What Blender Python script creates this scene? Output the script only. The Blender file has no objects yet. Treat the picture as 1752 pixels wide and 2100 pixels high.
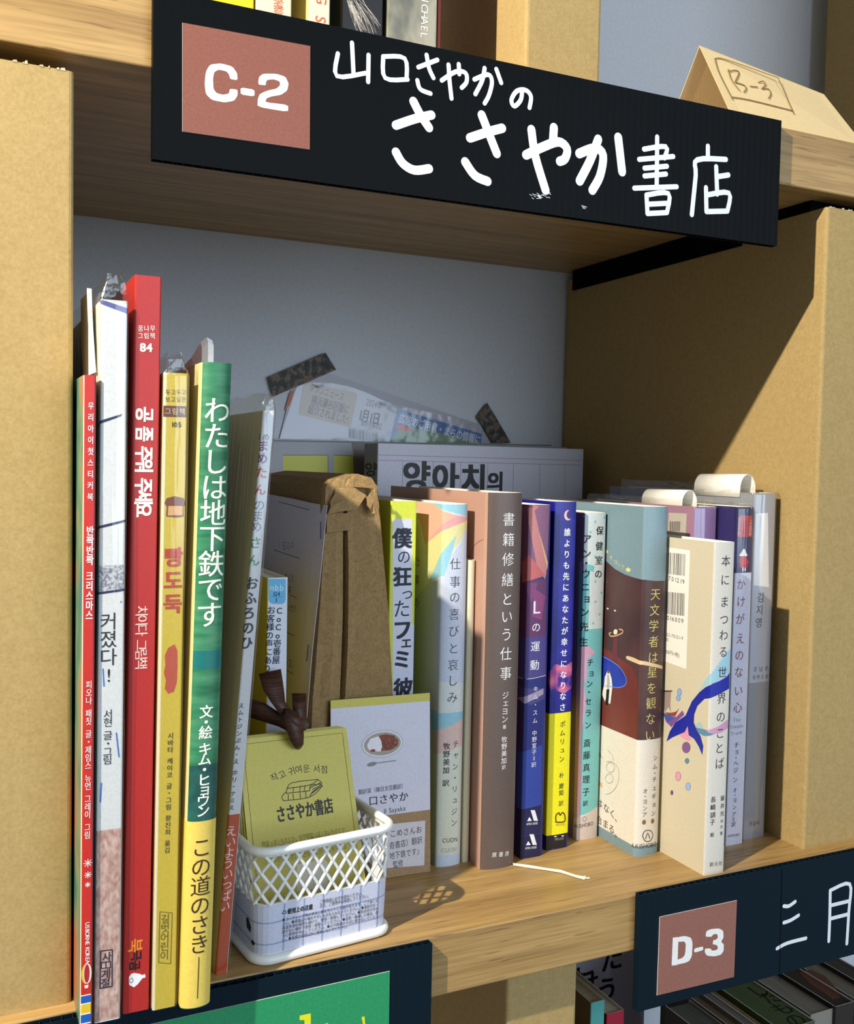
import bpy, bmesh, math, random
import numpy as np
from mathutils import Vector, Matrix
from mathutils.geometry import tessellate_polygon
random.seed(7)
SC = bpy.context.scene
COL = SC.collection
ZO = 1100.0          # height of the shelf board above the floor of the shop, mm
# ------------------------------------------------------------------ camera
F = 2046.09; YAW, PIT, ROL = 0.44295, 0.047574, -0.019657
_f = np.array([math.sin(YAW)*math.cos(PIT), math.cos(YAW)*math.cos(PIT), -math.sin(PIT)])
_r = np.array([math.cos(YAW), -math.sin(YAW), 0.0]); _d = np.cross(_f, _r)
_c, _s = math.cos(ROL), math.sin(ROL)
R = np.array([_c*_r+_s*_d, -_s*_r+_c*_d, _f])
CAM = np.array([0.0, -399.58, 215.0])
cd = bpy.data.cameras.new('camera'); cam = bpy.data.objects.new('camera', cd); COL.objects.link(cam)
cd.sensor_fit = 'HORIZONTAL'; cd.sensor_width = 36.0; cd.lens = 36.0*F/1752.0
cd.clip_start = 0.01; cd.clip_end = 50
M4 = Matrix(((R[0][0], -R[1][0], -R[2][0]), (R[0][1], -R[1][1], -R[2][1]), (R[0][2], -R[1][2], -R[2][2]))).to_4x4()
M4.translation = Vector((CAM[0], CAM[1], CAM[2]+ZO))*0.001
cam.matrix_world = M4
SC.camera = cam
# ------------------------------------------------------------------ light
w = bpy.data.worlds.new('shop_daylight'); SC.world = w; w.use_nodes = True
bg = w.node_tree.nodes['Background']; bg.inputs[0].default_value = (0.80, 0.90, 1.0, 1); bg.inputs[1].default_value = 0.25
# the shop's spotlight, high up to the left of this bay (found from the shadows of the sign, the basket and the bag)
lamp_d = bpy.data.lights.new('ceiling_spotlight', 'SPOT'); lamp = bpy.data.objects.new('ceiling_spotlight', lamp_d); COL.objects.link(lamp)
lamp_d.energy = 77; lamp_d.shadow_soft_size = 0.009; lamp_d.color = (1.0, 0.92, 0.78); lamp_d.spot_size = math.radians(140); lamp_d.spot_blend = 0.6
lamp.location = (-0.540, -0.330, (772+ZO)*.001)
lamp.rotation_euler = (Vector((0.28, 0.05, 1.25))-lamp.location).to_track_quat('-Z', 'Y').to_euler()
win_d = bpy.data.lights.new('shop_window', 'AREA'); win = bpy.data.objects.new('shop_window', win_d); COL.objects.link(win)
win_d.shape = 'RECTANGLE'; win_d.size = 1.8; win_d.size_y = 1.5; win_d.energy = 38; win_d.color = (0.70, 0.84, 1.0)
win.location = (1.15, -2.3, 1.75); win.rotation_euler = (Vector((0.25, 0, 1.25))-win.location).to_track_quat('-Z', 'Y').to_euler()
SC.view_settings.view_transform = 'Standard'; SC.view_settings.look = 'None'
SC.view_settings.gamma = 1.0; SC.view_settings.use_curve_mapping = False
SC.view_settings.exposure = 0.0

# ------------------------------------------------------------------ measuring: lines of sight onto real planes (mm, shelf frame)
def ray(p):
    return R.T @ np.array([(p[0]-876)/F, (p[1]-1050)/F, 1.0])
def hit(p, o, n):
    d = ray(p); o = np.asarray(o, float); n = np.asarray(n, float)
    return CAM + d*(((o-CAM) @ n)/(d @ n))
def ony(p, y): return hit(p, (0, y, 0), (0, 1, 0))
def onx(p, x): return hit(p, (x, 0, 0), (1, 0, 0))
def onz(p, z): return hit(p, (0, 0, z), (0, 0, 1))

# ------------------------------------------------------------------ materials
MATS = {}
def lin(c):
    return tuple((v/255/12.92 if v/255 <= 0.04045 else ((v/255+0.055)/1.055)**2.4) for v in c)
def newmat(name):
    m = bpy.data.materials.new(name); m.use_nodes = True
    nt = m.node_tree; b = nt.nodes['Principled BSDF']
    return m, nt, b
def node(nt, t, **kw):
    n = nt.nodes.new(t)
    for k, v in kw.items():
        if k.startswith('i_'): n.inputs[k[2:].replace('_', ' ')].default_value = v
        else: setattr(n, k, v)
    return n
def flat(rgb, rough=0.45, spec=0.4, name=None, grain=0.05):
    key = ('flat', tuple(rgb), rough, spec)
    if key in MATS: return MATS[key]
    m, nt, b = newmat(name or 'print_%02x%02x%02x' % tuple(int(max(0, min(255, v))) for v in rgb))
    l = lin(rgb)
    b.inputs['Roughness'].default_value = rough; b.inputs['Specular IOR Level'].default_value = spec
    tc = node(nt, 'ShaderNodeTexCoord'); nz = node(nt, 'ShaderNodeTexNoise'); nz.inputs['Scale'].default_value = 900
    nt.links.new(tc.outputs['Object'], nz.inputs['Vector'])
    rp = node(nt, 'ShaderNodeValToRGB'); a = 1-grain; c = 1+grain
    rp.color_ramp.elements[0].position = 0.3; rp.color_ramp.elements[1].position = 0.7
    rp.color_ramp.elements[0].color = (l[0]*a, l[1]*a, l[2]*a, 1); rp.color_ramp.elements[1].color = (l[0]*c, l[1]*c, l[2]*c, 1)
    nt.links.new(nz.outputs['Fac'], rp.inputs[0]); nt.links.new(rp.outputs[0], b.inputs['Base Color'])
    MATS[key] = m; return m
def noisy(name, stops, scale=(30, 30, 30), rough=0.5, detail=4, bump=0.0, bscale=None, dist=0.0):
    if name in MATS: return MATS[name]
    m, nt, b = newmat(name)
    tc = node(nt, 'ShaderNodeTexCoord'); mp = node(nt, 'ShaderNodeMapping'); mp.inputs['Scale'].default_value = scale
    nz = node(nt, 'ShaderNodeTexNoise'); nz.inputs['Scale'].default_value = 1; nz.inputs['Detail'].default_value = detail
    nz.inputs['Distortion'].default_value = dist
    nt.links.new(tc.outputs['Object'], mp.inputs[0]); nt.links.new(mp.outputs[0], nz.inputs['Vector'])
    rp = node(nt, 'ShaderNodeValToRGB'); e = rp.color_ramp.elements
    for i, (p, c) in enumerate(stops):
        el = e[i] if i < 2 else e.new(p)
        el.position = p; el.color = (*lin(c), 1)
    nt.links.new(nz.outputs['Fac'], rp.inputs[0]); nt.links.new(rp.outputs[0], b.inputs['Base Color'])
    b.inputs['Roughness'].default_value = rough
    if bump:
        bp = node(nt, 'ShaderNodeBump'); bp.inputs['Strength'].default_value = bump; bp.inputs['Distance'].default_value = 0.0005
        nt.links.new(nz.outputs['Fac'], bp.inputs['Height']); nt.links.new(bp.outputs[0], b.inputs['Normal'])
    MATS[name] = m; return m
def wood_mat():
    m, nt, b = newmat('oak_wood')
    tc = node(nt, 'ShaderNodeTexCoord')
    def nzz(scale, sc, detail=3, dist=0.0):
        mp = node(nt, 'ShaderNodeMapping'); mp.inputs['Scale'].default_value = scale
        nz = node(nt, 'ShaderNodeTexNoise'); nz.inputs['Scale'].default_value = sc; nz.inputs['Detail'].default_value = detail
        nz.inputs['Distortion'].default_value = dist
        nt.links.new(tc.outputs['Object'], mp.inputs[0]); nt.links.new(mp.outputs[0], nz.inputs['Vector']); return nz
    a = nzz((4, 130, 130), 1.0, 5, 0.5); c = nzz((32, 900, 900), 1.0, 3); d = nzz((42, 620, 620), 1.0, 1)
    r1 = node(nt, 'ShaderNodeValToRGB'); e = r1.color_ramp.elements
    e[0].position = 0.30; e[0].color = (*lin((152, 119, 68)), 1); e[1].position = 0.68; e[1].color = (*lin((190, 155, 98)), 1)
    nt.links.new(a.outputs['Fac'], r1.inputs[0])
    r2 = node(nt, 'ShaderNodeValToRGB'); e = r2.color_ramp.elements
    e[0].position = 0.30; e[0].color = (0.74, 0.70, 0.66, 1); e[1].position = 0.60; e[1].color = (1.06, 1.06, 1.06, 1)
    nt.links.new(c.outputs['Fac'], r2.inputs[0])
    r3 = node(nt, 'ShaderNodeValToRGB'); e = r3.color_ramp.elements
    e[0].position = 0.285; e[0].color = (0.50, 0.42, 0.36, 1); e[1].position = 0.335; e[1].color = (1, 1, 1, 1)
    nt.links.new(d.outputs['Fac'], r3.inputs[0])
    m1 = node(nt, 'ShaderNodeMix', data_type='RGBA', blend_type='MULTIPLY'); m1.inputs[0].default_value = 0.75
    m2 = node(nt, 'ShaderNodeMix', data_type='RGBA', blend_type='MULTIPLY'); m2.inputs[0].default_value = 0.7
    nt.links.new(r1.outputs[0], m1.inputs[6]); nt.links.new(r2.outputs[0], m1.inputs[7])
    nt.links.new(m1.outputs[2], m2.inputs[6]); nt.links.new(r3.outputs[0], m2.inputs[7])
    nt.links.new(m2.outputs[2], b.inputs['Base Color']); b.inputs['Roughness'].default_value = 0.42
    bp = node(nt, 'ShaderNodeBump'); bp.inputs['Strength'].default_value = 0.25; bp.inputs['Distance'].default_value = 0.0003
    nt.links.new(c.outputs['Fac'], bp.inputs['Height']); nt.links.new(bp.outputs[0], b.inputs['Normal'])
    return m
WOOD = wood_mat()
def card_mat(name, lo, hi):
    m, nt, b = newmat(name)
    tc = node(nt, 'ShaderNodeTexCoord')
    n1 = node(nt, 'ShaderNodeTexNoise'); n1.inputs['Scale'].default_value = 750; n1.inputs['Detail'].default_value = 3
    n2 = node(nt, 'ShaderNodeTexNoise'); n2.inputs['Scale'].default_value = 260; n2.inputs['Detail'].default_value = 5
    for n in (n1, n2): nt.links.new(tc.outputs['Object'], n.inputs['Vector'])
    ad = node(nt, 'ShaderNodeMath', operation='ADD'); nt.links.new(n1.outputs['Fac'], ad.inputs[0]); nt.links.new(n2.outputs['Fac'], ad.inputs[1])
    hv = node(nt, 'ShaderNodeMath', operation='MULTIPLY'); hv.inputs[1].default_value = 0.5; nt.links.new(ad.outputs[0], hv.inputs[0]); n2.inputs['Roughness'].default_value = 0.8
    rp = node(nt, 'ShaderNodeValToRGB'); e = rp.color_ramp.elements
    e[0].position = 0.36; e[0].color = (*lin(lo), 1); e[1].position = 0.62; e[1].color = (*lin(hi), 1)
    nt.links.new(hv.outputs[0], rp.inputs[0]); nt.links.new(rp.outputs[0], b.inputs['Base Color'])
    b.inputs['Roughness'].default_value = 0.8; b.inputs['Specular IOR Level'].default_value = 0.2
    bp = node(nt, 'ShaderNodeBump'); bp.inputs['Strength'].default_value = 0.12; bp.inputs['Distance'].default_value = 0.0004
    nt.links.new(n1.outputs['Fac'], bp.inputs['Height']); nt.links.new(bp.outputs[0], b.inputs['Normal'])
    return m
CARD = card_mat('kraft_cardboard', (166, 140, 90), (181, 155, 104))
CARDRAW = card_mat('torn_cardboard', (180, 150, 100), (232, 214, 178))
KRAFT = card_mat('kraft_paper', (134, 108, 70), (162, 133, 90))
def black_mat(nm='black_twin_wall_plastic', rgb=(2, 4, 6)):
    m, nt, b = newmat(nm)
    b.inputs['Base Color'].default_value = (*lin(rgb), 1); b.inputs['Roughness'].default_value = 0.55; b.inputs['Specular IOR Level'].default_value = 0.11
    tc = node(nt, 'ShaderNodeTexCoord'); wv = node(nt, 'ShaderNodeTexWave'); wv.bands_direction = 'X'
    wv.inputs['Scale'].default_value = 78; wv.inputs['Distortion'].default_value = 0.3
    nt.links.new(tc.outputs['Object'], wv.inputs['Vector'])
    bp = node(nt, 'ShaderNodeBump'); bp.inputs['Strength'].default_value = 0.16; bp.inputs['Distance'].default_value = 0.0003
    nt.links.new(wv.outputs['Fac'], bp.inputs['Height']); nt.links.new(bp.outputs[0], b.inputs['Normal'])
    return m
BLACK = black_mat(); NAVYB = black_mat('navy_black_twin_wall_plastic', (9, 27, 38))
MATTEBLACK = flat((10, 9, 9), 0.95, 0.05, 'matte_black_and_gap_shade')
def wall_mat():
    m = noisy('painted_back_wall', [(0.35, (206, 212, 220)), (0.65, (212, 218, 226))], (400, 400, 400), 0.85, 2, 0.05); return m
WALL = wall_mat()
PAGES = noisy('page_block_edges', [(0.3, (214, 204, 176)), (0.7, (240, 233, 212))], (40, 2200, 20), 0.8, 2)
WHITEPAGES = noisy('white_page_edges', [(0.3, (222, 218, 206)), (0.7, (246, 243, 234))], (2200, 40, 20), 0.8, 2)
def plastic_mat(name='clear_film', amt=0.05, tint=(0.97, 0.97, 0.97), bumps=0.5, sc=(260, 260, 14)):
    m = bpy.data.materials.new(name); m.use_nodes = True; nt = m.node_tree
    nt.nodes.remove(nt.nodes['Principled BSDF']); out = nt.nodes['Material Output']
    tr = node(nt, 'ShaderNodeBsdfTransparent'); tr.inputs[0].default_value = (*tint, 1)
    gl = node(nt, 'ShaderNodeBsdfGlossy'); gl.inputs['Roughness'].default_value = 0.16; gl.inputs[0].default_value = (1, 1, 1, 1)
    lw = node(nt, 'ShaderNodeLayerWeight'); lw.inputs['Blend'].default_value = 0.18
    mm = node(nt, 'ShaderNodeMath', operation='MULTIPLY_ADD'); mm.inputs[1].default_value = 0.34; mm.inputs[2].default_value = amt
    nt.links.new(lw.outputs['Facing'], mm.inputs[0])
    mx = node(nt, 'ShaderNodeMixShader'); nt.links.new(mm.outputs[0], mx.inputs[0]); nt.links.new(tr.outputs[0], mx.inputs[1]); nt.links.new(gl.outputs[0], mx.inputs[2])
    tc = node(nt, 'ShaderNodeTexCoord'); mp = node(nt, 'ShaderNodeMapping'); mp.inputs['Scale'].default_value = sc
    nz = node(nt, 'ShaderNodeTexNoise'); nz.inputs['Scale'].default_value = 1; nz.inputs['Detail'].default_value = 2
    nt.links.new(tc.outputs['Object'], mp.inputs[0]); nt.links.new(mp.outputs[0], nz.inputs['Vector'])
    bp = node(nt, 'ShaderNodeBump'); bp.inputs['Strength'].default_value = bumps; bp.inputs['Distance'].default_value = 0.0015
    nt.links.new(nz.outputs['Fac'], bp.inputs['Height']); nt.links.new(bp.outputs[0], gl.inputs['Normal'])
    nt.links.new(mx.outputs[0], out.inputs[0]); return m
FILM = plastic_mat()
FILMTOP = plastic_mat('creased_clear_film', 0.06, (0.97, 0.96, 0.93), 0.5, (240, 240, 200))
WHITEPL = flat((238, 238, 234), 0.35, 0.5, 'white_moulded_plastic', 0.01)

# ------------------------------------------------------------------ mesh building (coordinates in mm, shelf frame)
class MB:
    def __init__(s): s.v = []; s.f = []; s.m = []; s.mats = []
    def mi(s, mat):
        if mat not in s.mats: s.mats.append(mat)
        return s.mats.index(mat)
    def add(s, vs, fs, mat):
        o = len(s.v); s.v += [tuple(float(c) for c in v) for v in vs]; i = s.mi(mat)
        for f in fs: s.f.append(tuple(o+k for k in f)); s.m.append(i)
    def box(s, a, b, mat, rz=0.0, piv=None):
        x0, y0, z0 = a; x1, y1, z1 = b
        vs = [(x0, y0, z0), (x1, y0, z0), (x1, y1, z0), (x0, y1, z0), (x0, y0, z1), (x1, y0, z1), (x1, y1, z1), (x0, y1, z1)]
        if rz:
            px, py = piv or (x0, y0); c, sn = math.cos(rz), math.sin(rz)
            vs = [(px+(x-px)*c-(y-py)*sn, py+(x-px)*sn+(y-py)*c, z) for x, y, z in vs]
        s.add(vs, [(0, 3, 2, 1), (4, 5, 6, 7), (0, 1, 5, 4), (1, 2, 6, 5), (2, 3, 7, 6), (3, 0, 4, 7)], mat)
    def sheet(s, rows, mat, close=False):
        n = len(rows[0]); vs = [p for r in rows for p in r]; fs = []
        for i in range(len(rows)-1):
            for j in range(n-1 if not close else n):
                a = i*n+j; b = i*n+(j+1) % n; fs.append((a, b, b+n, a+n))
        s.add(vs, fs, mat)
    def slab(s, quad, thick, mat, nrm=None):
        q = [np.array(p, float) for p in quad]
        n = np.cross(q[1]-q[0], q[3]-q[0]); n = n/np.linalg.norm(n)
        if nrm is not None and n @ np.array(nrm, float) < 0: n = -n
        b = [p-n*thick for p in q]; k = len(q)
        s.add(q+b, [tuple(range(k)), tuple(range(2*k-1, k-1, -1))]+[(i, (i+1) % k, (i+1) % k+k, i+k) for i in range(k)], mat)
    def tube(s, pts, r, mat, seg=6, closed=False):
        pts = [np.array(p, float) for p in pts]; n = len(pts); rows = []
        up = np.array([0, 0, 1.0])
        for i, p in enumerate(pts):
            a = pts[(i-1) % n] if (closed or i > 0) else p; b = pts[(i+1) % n] if (closed or i < n-1) else p
            t = b-a; t = t/(np.linalg.norm(t)+1e-9)
            u = np.cross(t, up if abs(t[2]) < 0.93 else np.array([0.3, 1, 0.1])); u /= np.linalg.norm(u); v2 = np.cross(t, u)
            rr = r[i] if isinstance(r, (list, tuple)) else r
            rows.append([p+rr*(math.cos(2*math.pi*k/seg)*u+math.sin(2*math.pi*k/seg)*v2) for k in range(seg)])
        if closed: rows.append(rows[0])
        s.sheet(rows, mat, close=True)
        if not closed:
            o = len(s.v)-seg*len(rows); i = s.mi(mat)
            s.f.append(tuple(o+k for k in range(seg))); s.m.append(i)
            s.f.append(tuple(len(s.v)-1-k for k in range(seg))); s.m.append(i)
    def build(s, name, parent=None, loc=None, smooth=False, bevel=0.0, solid=0.0):
        if parent is not None: base = np.array(parent['_b'])
        elif loc is not None: base = np.array(loc, float)
        else:
            a = np.array(s.v); base = np.array([a[:, 0].mean(), a[:, 1].mean(), a[:, 2].min()])
        me = bpy.data.meshes.new(name)
        me.from_pydata([((x-base[0])*.001, (y-base[1])*.001, (z-base[2])*.001) for x, y, z in s.v], [], s.f)
        for m in s.mats: me.materials.append(m)
        me.polygons.foreach_set('material_index', s.m)
        if smooth: me.polygons.foreach_set('use_smooth', [True]*len(s.f))
        me.update()
        o = bpy.data.objects.new(name, me); COL.objects.link(o)
        if parent is not None: o.parent = parent
        else: o.location = (base[0]*.001, base[1]*.001, (base[2]+ZO)*.001)
        if solid:
            md = o.modifiers.new('thickness', 'SOLIDIFY'); md.thickness = solid*.001; md.offset = 0
        if bevel:
            md = o.modifiers.new('edge_rounding', 'BEVEL'); md.width = bevel*.001; md.segments = 2; md.limit_method = 'ANGLE'; md.angle_limit = math.radians(50)
        return o
ROOTS = []
def thing(name, label, cat, loc, group=None):
    o = bpy.data.objects.new(name, None); COL.objects.link(o)
    o.location = (loc[0]*.001, loc[1]*.001, (loc[2]+ZO)*.001); o['_b'] = [float(c) for c in loc]
    o.empty_display_size = 0.01; o['label'] = label; o['category'] = cat
    if group: o['group'] = group
    ROOTS.append(o); return o
def tag(o, label, cat, group=None):
    o['label'] = label; o['category'] = cat
    if group: o['group'] = group
    return o
def structure(o): o['kind'] = 'structure'; return o

# ------------------------------------------------------------------ glyphs
GL = {}
def glyph(ch, bold=0.0):
    k = (ch, bold)
    if k not in GL:
        c = bpy.data.curves.new('t', 'FONT'); c.body = ch; c.resolution_u = 3; c.offset = bold
        o = bpy.data.objects.new('t', c); COL.objects.link(o)
        dg = bpy.context.evaluated_depsgraph_get(); ev = o.evaluated_get(dg); me = ev.to_mesh()
        vs = [(v.co.x, v.co.y) for v in me.vertices]; fs = [tuple(p.vertices) for p in me.polygons]
        ev.to_mesh_clear(); bpy.data.objects.remove(o); bpy.data.curves.remove(c)
        adv = 1.0
        if vs and ord(ch) < 0x2000:
            adv = max(v[0] for v in vs)+0.08; 
        elif ord(ch) < 0x2000: adv = 0.4
        GL[k] = (vs, fs, adv)
    return GL[k]

# ------------------------------------------------------------------ surfaces that carry print
class Plane:
    """flat face: origin O, unit U to the right, unit V up, outward normal"""
    def __init__(s, O, A, B):
        s.O = np.array(O, float); s.U = np.array(A, float)-s.O; s.W = np.linalg.norm(s.U); s.U /= s.W
        V = np.array(B, float)-s.O; V = V-(V @ s.U)*s.U; s.H = np.linalg.norm(V); s.V = V/s.H
        s.N = np.cross(s.U, s.V); s.cuts = []
    def P(s, a, b, off=0.0): return s.O+a*s.U+b*s.V+off*s.N
    def at(s, p): h = hit(p, s.O, s.N)-s.O; return (h @ s.U, h @ s.V)
class Wrap:
    """vertical face following a plan-view path (book jacket, basket wall); s=0 at the front left corner"""
    def __init__(s, pts, i0, i1, H, dx=0.0, flare=None, z0=0.0, dy=0.0):
        s.p = [np.array(q, float) for q in pts]; s.i0 = i0; s.i1 = i1; s.H = H; s.dx = dx; s.flare = flare; s.dy = dy
        c = [0.0]
        for a, b in zip(s.p[:-1], s.p[1:]): c.append(c[-1]+np.linalg.norm(b-a))
        s.c = np.array(c)-c[i0]; s.cuts = list(s.c[1:-1])
        s.x0 = s.p[i0][0]; s.x1 = s.p[i1][0]; s.y0 = min(q[1] for q in s.p)
    def P(s, a, z, off=0.0):
        k = int(np.searchsorted(s.c, a, side='right')-1); k = max(0, min(len(s.p)-2, k))
        d = s.p[k+1]-s.p[k]; L = np.linalg.norm(d); d = d/L; q = s.p[k]+d*(a-s.c[k])
        n = np.array([d[1], -d[0]])
        if s.flare: off = off+s.flare*z/s.H
        q = q+n*off
        return np.array([q[0]+s.dx*z/s.H, q[1]+s.dy*z/s.H, z])
    def at(s, p, side=None):
        z = s.H*0.5; r = None
        h = ony(p, s.y0)
        for _ in range(4):
            sh = s.dx*h[2]/s.H; x = h[0]-sh
            if side == 'L' or (side is None and x < s.x0-0.3): break
            xs = [q[0] for q in s.p[s.i0:s.i1+1]]; ys = [q[1] for q in s.p[s.i0:s.i1+1]]; cs = s.c[s.i0:s.i1+1]
            xx = min(max(x, xs[0]), xs[-1]); y = float(np.interp(xx, xs, ys)); a = float(np.interp(xx, xs, cs))+(x-xx)
            h = ony(p, y+s.dy*h[2]/s.H); r = (a, h[2])
        else: return r
        X = s.x0
        for _ in range(4):
            h = onx(p, X); X = s.x0+s.dx*h[2]/s.H
        return (-(h[1]-s.y0), h[2])
OFK = 0.4            # print lies this much closer to its face than the nominal layer heights
def decal(mb, surf, poly, mat, off):
    """poly: list of (s,z) points of one flat print shape"""
    tri = tessellate_polygon([[Vector((a, b, 0)) for a, b in poly]])
    meshdecal(mb, surf, poly, tri, mat, off)
def meshdecal(mb, surf, vs, fs, mat, off):
    lo = min(v[0] for v in vs); hi = max(v[0] for v in vs)
    cuts = [c for c in surf.cuts if lo+0.02 < c < hi-0.02]
    if cuts:
        bm = bmesh.new(); bv = [bm.verts.new((v[0], v[1], 0)) for v in vs]
        for f in fs:
            try: bm.faces.new([bv[i] for i in f])
            except ValueError: pass
        for c in cuts:
            bmesh.ops.bisect_plane(bm, geom=bm.verts[:]+bm.edges[:]+bm.faces[:], dist=1e-6, plane_co=(c, 0, 0), plane_no=(1, 0, 0))
        bm.verts.index_update(); vs = [(v.co.x, v.co.y) for v in bm.verts]; fs = [tuple(v.index for v in f.verts) for f in bm.faces]
        bm.free()
    mb.add([surf.P(v[0], v[1], off*OFK) for v in vs], fs, mat)
def glyph_on(mb, surf, ch, c, size, mat, off, bold=0.0, rot=0.0, sx=1.0, shear=0.0):
    if bold > 0.004:
        bb = min(bold, 0.05)*size*0.75; cr, sr = math.cos(rot), math.sin(rot)
        sh = ((-1, 0), (1, 0)) if bold < 0.018 else ((-1, -.7), (1, -.7), (-1, .7), (1, .7), (0, 0))
        for k, (ex, ey) in enumerate(sh): glyph_on(mb, surf, ch, (c[0]+bb*(ex*cr-ey*sr), c[1]+bb*(ex*sr+ey*cr)), size, mat, off+.012*k, 0.0, rot, sx, shear)
        return
    if bold > 0: bold = 0.0
    vs, fs, adv = glyph(ch, bold)
    if not fs: return
    ox = 0.5 if adv == 1.0 else (adv-0.0)/2
    out = []; cr, sr = math.cos(rot), math.sin(rot)
    for x, y in vs:
        x = (x-ox)*size*sx; y = (y-0.37)*size; x += shear*y
        out.append((c[0]+x*cr-y*sr, c[1]+x*sr+y*cr))
    meshdecal(mb, surf, out, fs, mat, off)
def vtext(mb, surf, txt, p0, p1, size, mat, off=0.14, bold=0.0, sx=1.0, side=None, rot=0.0):
    """characters stacked from p0 (centre of first) to p1 (centre of last); a space is half a step"""
    size *= 1.1
    kw = {'side': side} if side else {}
    a = np.array(surf.at(p0, **kw)); b = np.array(surf.at(p1, **kw)); pos = []; t = 0.0
    for i, ch in enumerate(txt):
        if ch == ' ': t += 0.6; continue
        pos.append((ch, t)); t += 1.0
    L = pos[-1][1] or 1.0
    for ch, t in pos:
        c = a+(b-a)*t/L; r = rot; d = (0, 0)
        if ch in 'ー─（）＝': r -= math.pi/2
        if ch in 'っょュェャッョ': d = (size*.08, size*.06)
        glyph_on(mb, surf, ch, c+np.array(d), size, mat, off, bold, r, sx)
def htext(mb, surf, txt, p0, p1, size, mat, off=0.14, bold=0.0, sx=1.0, side=None):
    """characters set along the line p0 -> p1 (start and end of the text)"""
    kw = {'side': side} if side else {}
    a = np.array(surf.at(p0, **kw)); b = np.array(surf.at(p1, **kw)); d = b-a; L = np.linalg.norm(d); rot = math.atan2(d[1], d[0])
    adv = [(0.45 if ch == ' ' else glyph(ch, min(bold, 0.0))[2]) for ch in txt]; tot = sum(adv); t = 0
    k = L/(tot*size)
    for ch, w_ in zip(txt, adv):
        if ch != ' ': glyph_on(mb, surf, ch, a+d*((t+w_/2)/tot), size, mat, off, bold, rot, sx*min(k, 1.25) if k < 1 else sx)
        t += w_
def strokes(mb, surf, lines, wpx, mat, off=0.15, mm=None):
    """pen strokes: poly-lines given where the photo shows them on this face"""
    for ln in lines:
        pts = [np.array(surf.at(p)) for p in ln]
        if mm is None:
            q = np.array(surf.at((ln[0][0]+wpx, ln[0][1]))); wd = abs(np.linalg.norm(q-pts[0]))
            q2 = np.array(surf.at((ln[0][0], ln[0][1]+wpx))); wd = (wd+np.linalg.norm(q2-pts[0]))/2
        else: wd = mm
        r = wd/2
        # smooth path
        sm = []
        n = len(pts)
        if n > 2:
            for i in range(n-1):
                p0 = pts[max(i-1, 0)]; p1 = pts[i]; p2 = pts[i+1]; p3 = pts[min(i+2, n-1)]
                for t in (0, .25, .5, .75):
                    sm.append(0.5*((2*p1)+(-p0+p2)*t+(2*p0-5*p1+4*p2-p3)*t*t+(-p0+3*p1-3*p2+p3)*t**3))
            sm.append(pts[-1])
        else: sm = pts
        nn = []; k_ = len(sm)
        for i in range(k_):
            d = sm[min(i+1, k_-1)]-sm[max(i-1, 0)]; L = np.linalg.norm(d) or 1.0; d = d/L; nn.append(np.array([-d[1], d[0]]))
        ol = off+0.015*(lines.index(ln) % 8); lf = [q+r*n_ for q, n_ in zip(sm, nn)]; rt_ = [q-r*n_ for q, n_ in zip(sm, nn)]
        a0 = math.atan2(nn[-1][1], nn[-1][0]); a1 = math.atan2(-nn[0][1], -nn[0][0])
        end = [sm[-1]+r*np.array([math.cos(a0-math.pi*k/6), math.sin(a0-math.pi*k/6)]) for k in range(1, 6)]
        beg = [sm[0]+r*np.array([math.cos(a1-math.pi*k/6), math.sin(a1-math.pi*k/6)]) for k in range(1, 6)]
        vs = lf+rt_+end+beg; fs = [(i, k_+i, k_+i+1, i+1) for i in range(k_-1)]
        fs.append(tuple([k_-1]+[2*k_+j for j in range(5)]+[2*k_-1])[::-1]); fs.append(tuple([k_]+[2*k_+5+j for j in range(5)]+[0])[::-1])
        k1 = len(sm); hs = [i/k1*.03 for i in range(k1)]*2+[.03]*5+[0]*5
        mb.add([surf.P(q[0], q[1], (ol+h_)*OFK) for q, h_ in zip(vs, hs)], fs, mat)
def ell(c, rx, ry, n=20, rot=0.0):
    return [(c[0]+rx*math.cos(2*math.pi*k/n)*math.cos(rot)-ry*math.sin(2*math.pi*k/n)*math.sin(rot), c[1]+rx*math.cos(2*math.pi*k/n)*math.sin(rot)+ry*math.sin(2*math.pi*k/n)*math.cos(rot)) for k in range(n)]

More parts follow.
